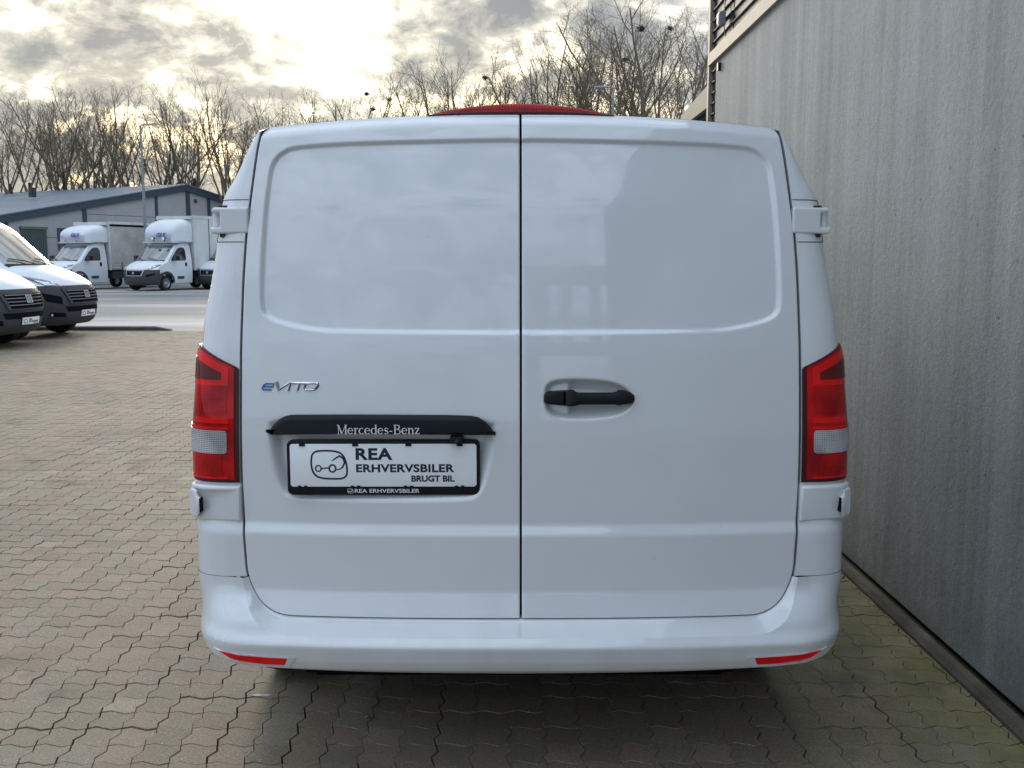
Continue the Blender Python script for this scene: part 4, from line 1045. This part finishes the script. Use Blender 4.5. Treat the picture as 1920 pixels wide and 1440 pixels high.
            for c in (.70, .78): fpatch('lamp_reflector', [(s*(c-.025), 1.02), (s*(c+.025), 1.02), (s*(c+.025), 1.06), (s*(c-.025), 1.06)], M['steel'], .020, h, 3, 3, .004)
        p = fpatch('number_plate', [(-.25, .40), (.25, .40), (.25, .515), (-.25, .515)], M['plate'], .035, nu=6)
        X = lambda v, z: front(v, z, .0362)
        def flat(name, q, m): mb = MB(); mb.face([X(v, z) for v, z in q]); return mb.build(name, m, p, rec=False)
        lg = [(-.22, .425), (-.22, .49), (-.16, .49), (-.14, .425)]
        for k in range(4): (a0, a1), (b0, b1) = lg[k], lg[(k+1) % 4]; mb = MB(); mb.tube([X(a0, a1), X(b0, b1)], .004, 4); mb.build('logo', M['ink'], p)
        def ptxt(s_, y0, y1, z0, z1, m):
            o = text_mesh(s_, y0, y1, z0, z1, 0, m, p, 'lettering', .001, .02)
            for v in o.data.vertices: q = v.co.copy(); f = front(q.x, q.z, .037); v.co = (f[0]-q.y, q.x, q.z)
        ptxt('REA', -.09, .0, .465, .495, M['ink']); ptxt('ERHVERVSBILER', -.09, .20, .435, .458, M['ink']); ptxt('BRUGT BIL', .05, .20, .412, .430, M['red_print'])
    else:
        g = fpatch('grille', [(-.40, .70), (.40, .70), (.46, .90), (-.46, .90)], M['gap'], .006)
        gs = [(-.44, .665), (.44, .665), (.52, .93), (-.52, .93)]
        for k in range(4):
            a, b = gs[k], gs[(k+1) % 4]; ai, bi = [(q[0]*.90, .80+(q[1]-.80)*.80) for q in (a, b)]
            fpatch('grille_frame', [a, b, bi, ai], M['hubcap'], .020, g, 12, 3, .03)
        for z in (.75, .80, .85): fpatch('grille_bar', [(-.42, z), (.42, z), (.42, z+.010), (-.42, z+.010)], M['plastic_grey'], .014, g, 10, 2)
        mb = MB(); mb.tube([front(0, .805, .02), front(0, .805, .04)], .058, 16); mb.build('emblem', M['steel'], g)
        for s in (-1, 1):
            fpatch('bumper_intake', [(s*.62, .62), (s*.92, .72), (s*.95, .80), (s*.62, .72)], M['gap'], .006)
            h = fpatch('headlight', [(s*.60, .96), (s*.80, 1.0), (s*1.0, 1.19), (s*.80, 1.16)], M['headlamp'], .012, nu=10, nv=7)
            for c, zc in ((.72, 1.03), (.82, 1.09)): fpatch('lamp_reflector', [(s*(c-.04), zc-.03), (s*(c+.04), zc-.02), (s*(c+.04), zc+.04), (s*(c-.04), zc+.03)], M['white_print'], .018, h, 3, 3, .004)
    # wipers and scuttle
    def scr(v, u, off=.012):
        x = .90+.80*u; z = 1.36+.71*u; b = float(np.interp(x, [.9, 1.7], [.26, .16])); return (-(x+b*abs(v)**2.6)+off*.7, v*hwz(z), z+off*.7)
    mb = MB(); mb.loft([[scr(v, u, .006) for v in np.linspace(-.86, .86, 15)] for u in (-.10, -.02, .03)]); mb.build('scuttle', M['plastic'], root, 40)
    for v0 in (-.12, .62):
        mb = MB(); mb.tube([scr(v0, -.02, .03), scr(v0-.30, .08, .035), scr(v0-.62, .14, .03)], .011, 6); mb.build('wiper', M['plastic'], root)
    # side glass, mirror, handle, trims
    def spatch(name, rows_, m, s, off, parent=root, nx=5, thick=.012, sub_=1):
        L = []
        for z, x0, x1 in rows_: L.append([(-(x0*(1-t)+x1*t), s*(hwz(z)+off), z) for t in np.linspace(0, 1, nx)])
        mb = MB(); mb.loft(L); border = L[0]+[r[-1] for r in L[1:]]+L[-1][::-1][1:]+[r[0] for r in L[::-1][1:-1]]
        mb.loft([border, [(x, y-s*thick, z) for x, y, z in border]], True); return mb.build(name, m, parent, 40)
    for s in (-1, 1):
        dr = spatch('cab_door', [(.42, 1.50, 2.46), (.9, 1.47, 2.5), (1.33, 1.30, 2.5), (1.7, 1.62, 2.48), (2.02, 2.0, 2.42)], M['paint_far'], s, .006, nx=7)
        spatch('side_window', [(1.36, 1.36, 2.30), (1.42, 1.40, 2.36), (1.6, 1.54, 2.38), (1.8, 1.74, 2.38), (1.93, 1.93, 2.34), (1.97, 2.05, 2.26)], M['glass'], s, .012, dr, nx=6)
        spatch('door_handle', [(1.10, 2.30, 2.36), (1.13, 2.27, 2.39), (1.25, 2.27, 2.39), (1.28, 2.30, 2.36)], M['plastic'], s, .022, dr, thick=.03)
        spatch('side_moulding', [(.50, 1.50, min(length, 2.72)), (.60, 1.50, min(length, 2.72))] if style == 'new' else [(.52, 1.75, 2.15), (.64, 1.72, 2.18)], M['plastic_grey'], s, .022, root, thick=.03)
        ah = MB(); A = []
        for rr, of in ((.43, .004), (.435, .030), (.53, .030), (.54, .004)):
            A.append([(-(1.02-rr*math.cos(R(a))), s*(hwz(.34+rr*math.sin(R(a)))+of), .34+rr*math.sin(R(a))) for a in np.linspace(2, 178, 22)])
        ah.loft(A); ah.build('wheel_arch', M['plastic_grey'], root, 50)
        if style == 'new': wheel(root, (-1.02, s*.86, .34), .34, .24, 'y', big=True); continue
        mb = MB(); mb.box(-1.62, -1.40, min(s*1.02, s*1.30), max(s*1.02, s*1.30), 1.36, 1.60); mi = mb.build('mirror', M['plastic'], root); bevel(mi, .05, 3)
        MB().box(-1.40, -1.392, min(s*1.10, s*1.26), max(s*1.10, s*1.26), 1.40, 1.56).build('mirror_indicator', M['plastic_grey'], mi)
        wheel(root, (-1.02, s*.86, .34), .34, .24, 'y', big=True)
    MB().box(-length+.1, -.5, -.85, .85, .32, .60).build('floor_pan', M['gap'], root)
    return front, hwz
M['chrome_dark'] = mat('satin_dark_chrome', (.20, .20, .21), .35, .8)

def heading(fx, fy): return math.atan2(fy, fx)
def panel_van(loc, rz, label):
    t = empty('parked_van', loc, rz); tag(t, label, 'van', 'white vans with black bumpers parked on the left')
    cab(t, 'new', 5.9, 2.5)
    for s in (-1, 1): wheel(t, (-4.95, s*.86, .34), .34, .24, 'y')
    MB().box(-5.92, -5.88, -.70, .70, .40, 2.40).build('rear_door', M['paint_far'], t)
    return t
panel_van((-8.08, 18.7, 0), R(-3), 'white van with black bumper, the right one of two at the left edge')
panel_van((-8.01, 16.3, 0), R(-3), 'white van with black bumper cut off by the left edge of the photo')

def box_truck(loc, rz, label, side, top, fairing=True, lights=False, bl_=4.4):
    t = empty('box_truck', loc, rz); tag(t, label, 'truck', 'white delivery trucks in front of the grey hall')
    cab(t, 'truck', 2.72, 2.2)
    x0 = -2.86; x1 = x0-bl_; hwb = 1.06; zb_ = .92
    m = MB(); m.box(x1, x0, -hwb, hwb, zb_, top); bx_ = m.build('cargo_box', M['curtain'] if side == 'curtain' else M['boxwhite'], t); bevel(bx_, .02, 2)
    for s in (-1, 1):
        MB().box(x1-.01, x0+.01, s*hwb-.02, s*hwb+.02, top-.10, top+.03).build('roof_rail', M['boxwhite'], bx_)
        MB().box(x0-.07, x0+.012, min(s*(hwb-.03), s*(hwb+.016)), max(s*(hwb-.03), s*(hwb+.016)), zb_-.02, top-.101).build('corner_post', M['boxwhite'], bx_)
        if side == 'curtain':
            MB().box(x1, x0-.08, min(s*hwb, s*(hwb+.012)), max(s*hwb, s*(hwb+.012)), top-.20, top-.102).build('curtain_slot', M['gap'], bx_)
            for k in range(int(bl_/.85)):
                x = x0-.75-.85*k
                MB().box(x-.02, x+.02, min(s*(hwb+.005), s*(hwb+.03)), max(s*(hwb+.005), s*(hwb+.03)), zb_-.05, zb_+.36).build('strap', M['plastic_grey'], bx_)
            for zq in (zb_+.08, zb_+.22): MB().box(x1, x0-.08, min(s*(hwb+.002), s*(hwb+.012)), max(s*(hwb+.002), s*(hwb+.012)), zq, zq+.03).build('curtain_fold', M['boxwhite'], bx_)
        else:
            MB().box(x1, x0-.08, min(s*hwb, s*(hwb+.018)), max(s*hwb, s*(hwb+.018)), zb_-.03, zb_+.06).build('sill_rail', M['hubcap'], bx_)
            if lights or not fairing:
                MB().box(x0-1.10, x0-1.06, min(s*hwb, s*(hwb+.01)), max(s*hwb, s*(hwb+.01)), zb_+.07, top-.12).build('door_joint', M['plastic_grey'], bx_)
        wheel(t, (-5.10, s*.86, .34), .34, .24, 'y')
        MB().box(x1+.2, x0, s*.42-.05, s*.42+.05, .62, .91).build('chassis_rail', M['gap'], t)
    MB().box(-4.3, -3.1, -.95, .95, .50, .88).build('side_guard', M['plastic_grey'], t)
    if fairing:
        zt = top-.13; m = MB(); L = []; vv = np.linspace(-1, 1, 21)
        for f, xa, zlo, zhi, wd in [(0, -1.62, 2.25, 2.40, .64), (.1, -1.58, 2.24, 2.62, .78), (.3, -1.68, 2.24, 2.86, .88), (.5, -1.88, 2.24, 3.04, .94), (.7, -2.16, 2.24, 3.18, .98), (.85, -2.45, 2.24, 3.27, 1.0), (1, -2.85, 2.24, 3.32, 1.01)]:
            zh = 2.42+(zhi-2.42)*(zt-2.42)/(3.32-2.42); P = []
            for a in np.linspace(0, 180, 27):
                ca, sa = math.cos(R(a)), math.sin(R(a)); e = 2/5.5
                P.append((xa-.10*abs(ca)**3*(1-f), wd*math.copysign(abs(ca)**e, ca), zlo+(zh-zlo)*abs(sa)**e))
            L.append(P)
        m.loft(L); m.F.append(tuple(range(27))); fo = m.build('wind_deflector', M['paint_far'], t, 45)
        MB().box(-2.85, -1.66, -.93, .93, 2.175, 2.238).build('deflector_base', M['boxwhite'], fo)
        MB().box(-2.87, -2.72, -1.04, 1.04, zt-.02, zt+.13).build('top_spoiler', M['boxwhite'], fo)
        for v in (-.35, .35) if not lights else (): MB().box(-1.58, -1.54, v-.02, v+.02, 2.26, 2.30).build('marker_lamp', M['plastic'], fo)
        o = text_mesh('GLS', .02, .56, 2.46, 2.64, 0, M['blue_print'], fo, 'lettering', .004, .03, .35)
        for v in o.data.vertices:
            y, z, e = v.co.x, v.co.z, v.co.y; kx = np.interp(z, [2.42, 2.62, 2.85], [-1.555, -1.565, -1.67]); v.co = (kx+.018-e-.0*abs(y), y, z)
        if lights:
            for v in (-.12, .52):
                q = MB(); q.tube([(-1.54, v, 2.38), (-1.45, v, 2.38), (-1.42, v, 2.38)], [.05, .10, .10], 16); l = q.build('spot_lamp', M['plastic'], fo, 40)
                MB().tube([(-1.419, v, 2.38), (-1.412, v, 2.38)], .085, 16).build('lamp_glass', M['white_print'], l)
                MB().tube([(-1.52, v, 2.24), (-1.50, v, 2.34)], .015, 6).build('lamp_stalk', M['plastic'], l)
    return t
HD = heading(-.39, -.92)
box_truck((-21.35, 45.1, 0), HD, 'white curtain-sided truck with dirty grey side and blue letters, left of the other lettered truck', 'curtain', 3.20, bl_=4.9)
box_truck((-17.0, 44.27, 0), HD, 'white box truck with two round spot lamps over the cab and blue letters', 'box', 3.45, lights=True)
box_truck((-14.25, 46.2, 0), HD, 'white box truck mostly hidden behind the large van, only its nose showing', 'box', 2.85, fairing=False)

# ------------------------------------------------------------------ grey hall with blue frames
hall = empty('grey_hall', (-19.63, 60, 0), math.atan2(.883, .469)); tag(hall, 'low grey industrial hall with blue grey frames and a shallow gable behind the trucks', 'building')
AP, SL = 5.86, .187
def zr_(x): return AP-SL*abs(x)
cx_ = [-14.0, -11.95, -7.30, -2.31, .15, 1.86, 6.5, 11, 14]
cw_ = [.30, .16, .24, .17, .30, .22, .24, .24, .30]
for k in range(len(cx_)-1):
    a, b = cx_[k]+cw_[k]/2+.004, cx_[k+1]-cw_[k+1]/2-.004
    zs2 = [0.0, 1.25, 2.55, 3.85]
    for q in range(4):
        za = zs2[q]+.012; 
        if za > min(zr_(a), zr_(b))-.45: continue
        if q < 3 and zs2[q+1] < min(zr_(a), zr_(b))-.5: P = [(a, za), (b, za), (b, zs2[q+1]-.012), (a, zs2[q+1]-.012)]; last = False
        else: P = [(a, za), (b, za), (b, zr_(b)-.34)]+([(0, AP-.34)] if a < 0 < b else [])+[(a, zr_(a)-.34)]; last = True
        MB().prism([(x, 0, z) for x, z in P], (0, .12, 0)).build('facade_panel', M['facade'], hall)
        if last: break
MB().prism([(-13.9, .125, 0), (13.9, .125, 0), (13.9, .125, zr_(13.9)-.3), (0, .125, AP-.3), (-13.9, .125, zr_(13.9)-.3)], (0, .2, 0)).build('inner_wall', M['gap'], hall)
for x, wd in zip(cx_, cw_): MB().box(x-wd/2, x+wd/2, -.06, .10, 0, zr_(x)-.36).build('facade_column', M['steelblue'], hall)
for s in (-1, 1):
    P = [(0, AP), (s*14.4, zr_(14.4)), (s*14.4, zr_(14.4)-.36), (0, AP-.36)]
    MB().prism([(x, -.14, z) for x, z in P], (0, .22, 0)).build('roof_trim', M['steelblue'], hall)
    P = [(0, AP+.005), (s*14.5, zr_(14.5)+.005), (s*14.5, zr_(14.5)+.07), (0, AP+.07)]
    MB().prism([(x, -.18, z) for x, z in P], (0, 34, 0)).build('roof', M['roofblue'], hall)
MB().box(-14.1, -13.9, .3, 33, 0, zr_(14)-.1).build('side_wall', M['facade'], hall)
wf = MB().box(-9.05, -8.45, -.05, .05, 2.05-.25, 3.05).build('window', M['steelblue'], hall); MB().box(-8.97, -8.53, -.06, -.052, 1.9, 2.95).build('pane', M['glass'], wf)
gd = MB().box(-11.2, -9.75, -.10, .02, 0, 2.95).build('gate', M['green'], hall)
MB().box(-11.25, -9.70, -.16, .0, 2.95, 3.08).build('gate_head', M['green'], gd)
for k in range(12): MB().box(-11.15+.115*k, -11.10+.115*k, -.115, -.101, .05, 2.9).build('gate_slat', M['steelblue'], gd)
for x, z in ((.75, 4.95), (.9, 3.9)): MB().tube([(x, -.01, z), (x, -.10, z)], .11, 12).build('vent', M['steelblue'], hall)
MB().box(-6.0, -5.7, 6, 6.3, 5.0, 5.55).build('chimney', M['plastic_grey'], hall)

# portal hall that stands behind the photographer and is mirrored in the right rear door
bh = empty('yard_hall', (5, -13, 0)); tag(bh, 'dark portal hall with two rows of panes mirrored in the right rear door', 'building')
def BH(name, mb, m): mb.V = [(x-5, y+13, z) for x, y, z in mb.V]; return mb.build(name, m, bh)
BH('upper_wall', MB().box(.3, 14, -13, -12.8, 5.9, 7.0), M['steelblue']); BH('lower_wall', MB().box(.3, 14, -13, -12.8, 2.9, 4.2), M['steelblue'])
BH('middle_rail', MB().box(.3, 14, -13, -12.8, 4.95, 5.1), M['steelblue'])
for k in range(16):
    x = .3+.85*k; BH('mullion', MB().box(x, x+(.34 if k % 4 else .6), -12.99, -12.81, 4.2, 5.9), M['steelblue'])
for k in range(6): BH('post', MB().box(.3+2.6*k, .65+2.6*k, -13, -12.7, 0, 2.9), M['steelblue'])

# street lamps
def lamp(loc, h, side, label):
    t = empty('street_lamp', loc); tag(t, label, 'street lamp')
    MB().tube([(0, 0, 0), (0, 0, h*.5), (0, 0, h)], [.085, .07, .045], 12).build('pole', M['pole'], t, 50)
    m = MB(); m.tube([(0, 0, h), (side*.12, 0, h+.07), (side*.3, 0, h+.08)], .035, 8); m.build('arm', M['pole'], t)
    m = MB(); m.loft([[(side*x, y*wd, h+z) for y, z in ((-1, .05), (-.7, .12), (.7, .12), (1, .05))] for x, wd in ((.12, .06), (.3, .12), (.7, .12), (.85, .05))], True, True); m.build('lamp_head', M['pole'], t, 40)
lamp((-18.1, 49.0, 0), 7.9, 1, 'slim grey street lamp standing in front of the hall on the left')
lamp((4.8, 46, 0), 9.2, -1, 'grey street lamp whose head shows above the roof of the large van')

# ------------------------------------------------------------------ bare trees
def make_tree(seed, H, spread, lean=0):
    rnd = random.Random(seed)
    Vt, Ft, Vc, Fc = [], [], [], []
    def seg(V, F, P, r0, r1, n):
        k0 = len(V); m_ = len(P)
        for i, p in enumerate(P):
            t = (P[min(i+1, m_-1)]-P[max(i-1, 0)]); t.normalize(); a = Vector((0, 0, 1)) if abs(t.z) < .9 else Vector((1, 0, 0)); u = t.cross(a); u.normalize(); v = t.cross(u)
            r = r0+(r1-r0)*i/(m_-1)
            for k in range(n): q = 2*math.pi*k/n; V.append(p+(u*math.cos(q)+v*math.sin(q))*r)
        for i in range(m_-1):
            for k in range(n): a = k0+i*n+k; b = k0+i*n+(k+1) % n; F.append((a, b, b+n, a+n))
    def grow(p, d, L, r, lvl):
        ns = (5, 5, 4, 3, 2)[lvl]; P = [p.copy()]; q = p.copy(); dd = d.copy()
        for i in range(ns):
            dd = (dd+Vector((rnd.gauss(0, .08), rnd.gauss(0, .08), rnd.gauss(0, .06)+(.05, .13, .12, .09, .06)[lvl]))).normalized()
            q = q+dd*(L/ns); P.append(q.copy())
        r1 = r*(.55, .30, .30, .35, .4)[lvl]
        (seg(Vt, Ft, P, r, r1, 7) if lvl == 0 else seg(Vc, Fc, P, r, r1, 5 if lvl == 1 else 3))
        if lvl >= 4: return
        nch = (rnd.randint(6, 8), rnd.randint(7, 9), rnd.randint(5, 6), rnd.randint(4, 5))[lvl]
        for c in range(nch):
            f = (.50+.50*c/nch if lvl == 0 else .28+.70*(c+rnd.random()*.6)/nch); i = min(int(f*ns), ns-1); g = f*ns-i
            b = P[i].lerp(P[i+1], min(1, g)); ax = (P[i+1]-P[i]).normalized()
            ang = R((rnd.uniform(18, 42), rnd.uniform(28, 50), rnd.uniform(28, 55), rnd.uniform(25, 60))[lvl]); az = rnd.uniform(0, 2*math.pi) if lvl else c*2.4+rnd.uniform(-.4, .4)
            a = Vector((0, 0, 1)) if abs(ax.z) < .9 else Vector((1, 0, 0)); u = ax.cross(a).normalized(); v = ax.cross(u)
            nd = (ax*math.cos(ang)+(u*math.cos(az)+v*math.sin(az))*math.sin(ang)*spread).normalized()
            Ln = L*(( .95, .52, .50, .48)[lvl])*(1.12-.55*f if lvl else rnd.uniform(.85, 1.1)); rr = r*(.50, .36, .42, .50)[lvl]*(1.05-.3*f)
            grow(b, nd, Ln, max(rr, .0050), lvl+1)
    grow(Vector((0, 0, 0)), Vector((lean, 0, 1)).normalized(), H*.50, H*.0135, 0)
    mt = mesh('trunk', Vt, Ft, M['bark'], True); mc = mesh('crown', Vc, Fc, M['twig'], False)
    top = max(v.z for v in Vc); return mt, mc, top
variants = [make_tree(s, 12.0, sp) for s, sp in ((1, 1.0), (2, .9), (3, 1.15), (4, .8), (5, 1.05), (6, 1.2))]
def tree(px, Y, top, k, label, rz):
    cp_, sp_ = math.cos(R(7.42)), math.sin(R(7.42)); u_ = (720-top+12)/1820; k_ = Y/(cp_+u_*sp_); x = (px-954)/1820*k_; h = 1.5+k_*(u_*cp_-sp_)+.3; mt, mc, t0 = variants[k]; s = h/t0
    t = empty('bare_tree', (x, Y, -.02), rz); t.scale = (s*1.0, s*1.0, s)
    tag(t, label, 'tree', 'leafless trees behind the yard'); link('trunk', mt, t); link('crown', mc, t); return t
rt = random.Random(5)
specs = [(-12, 72, 195), (20, 66, 200), (52, 70, 168), (84, 73, 180), (108, 66, 172), (128, 70, 195), (166, 65, 176), (194, 74, 168), (226, 64, 158), (240, 72, 178), (268, 67, 192), (309, 65, 172), (336, 73, 172), (348, 66, 180), (392, 74, 166), (427, 62, 150), (470, 71, 180), (505, 74, 192),
         (590, 68, 158), (642, 70, 160), (688, 63.5, 132), (728, 65, 138), (790, 70, 128), (822, 64, 118), (868, 62, 108), (908, 66, 125), (962, 70, 118), (1010, 60, 66), (1052, 58, 50), (1092, 62, 72), (1138, 60, 58), (1168, 64, 40), (1212, 52, -14), (1290, 60, 50), (1262, 56, 18), (1192, 58, 20)]
ORD = ['first', 'second', 'third', 'fourth', 'fifth', 'sixth', 'seventh', 'eighth', 'ninth', 'tenth', 'eleventh', 'twelfth', 'thirteenth', 'fourteenth', 'fifteenth', 'sixteenth', 'seventeenth', 'eighteenth']
for n, (px, Y, top) in enumerate(specs):
    if px < 540: lb = ORD[n]+' leafless tree from the left in the row behind the low grey hall'
    elif px < 1000: lb = ORD[n-18]+' leafless tree from the left above the van roof, among the lower ones'
    elif n == 32: lb = 'tallest and widest leafless tree, with bird nests, near the concrete wall corner'
    elif n == 34: lb = 'tall leafless tree just right of the tallest tree, left of the louvred corner'
    elif n == 35: lb = 'tall leafless tree standing directly behind the tallest tree'
    elif n == 33: lb = 'leafless tree partly behind the corner of the concrete wall'
    else: lb = ORD[n-27]+' tall leafless tree from the left, between brake light and tallest tree'
    t = tree(px, Y, top, (5 if n == 32 else n*5 % 6), lb, rt.uniform(0, 6.28))
    if n == 32: t.scale = (t.scale[0]*1.30, t.scale[1]*1.30, t.scale[2])
# rook nests
def nest(px, py, Y, r, label):
    rn = random.Random(px); r *= .8; m = MB(); cp_, sp_ = math.cos(R(7.42)), math.sin(R(7.42)); u_ = (720-py)/1820; k_ = Y/(cp_+u_*sp_); x, z = (px-954)/1820*k_, 1.5+k_*(u_*cp_-sp_)
    for _ in range(70):
        a = Vector((rn.gauss(0, 1), rn.gauss(0, 1), rn.gauss(0, .6))).normalized()*r*rn.uniform(.3, .95); b = a+Vector((rn.uniform(-1, 1), rn.uniform(-1, 1), rn.uniform(-.4, .5)))*r*.8
        m.tube([a, b], .014, 3, False)
    for _ in range(1): m.tube([(0, 0, -r*.55), (0, 0, -.1*r), (0, 0, .35*r)], [r*.3, r*.75, r*.7], 9)
    best = None; bpy.context.view_layer.update()      # rest it on the nearest real branch
    for t_ in [q for q in COL.objects if q.get('category') == 'tree' and abs((q.location.x/q.location.y)-(px-954)/1820) < .07]:
        me = [c for c in t_.children if c.name.startswith('crown')][0].data; n_ = len(me.vertices)//4
        A = np.empty(len(me.vertices)*3); me.vertices.foreach_get('co', A); A = A.reshape(-1, 3)[::5]; Mx = np.array(t_.matrix_world); A = A@Mx[:3, :3].T+Mx[:3, 3]
        cp_, sp_ = math.cos(R(7.42)), math.sin(R(7.42)); dep = A[:, 1]*cp_-(A[:, 2]-1.5)*sp_
        D = (954+1820*A[:, 0]/dep-px)**2+(720-1820*(A[:, 1]*sp_+(A[:, 2]-1.5)*cp_)/dep-py)**2; dens = D < 14**2; k_ = int(np.argmin(D)); sc_ = -dens.sum()
        if best is None or sc_ < best[0]: best = (sc_, A[k_])
    if best is not None: x, Y, z = map(float, best[1])
    o = m.build('bird_nest', M['bark'], None, rec=False); o.location = (x, Y, z); tag(o, label, 'nest')
nest(1204, 54, 52, .30, 'dark round bird nest in the tallest tree, the left of its upper two')
nest(1256, 50, 52.5, .26, 'dark bird nest in the tallest tree, the right of its upper two')
nest(1172, 112, 52, .28, 'bird nest lower on the left side of the tallest tree')
nest(908, 148, 66, .28, 'bird nest above the middle of the red brake light')
nest(690, 176, 63.5, .24, 'bird nest in the trees above the left rear door')
nest(730, 187, 65, .20, 'small bird nest just above the van roof, left of the red brake light')
nest(700, 206, 63.5, .26, 'bird nest half hidden by the van roof edge')
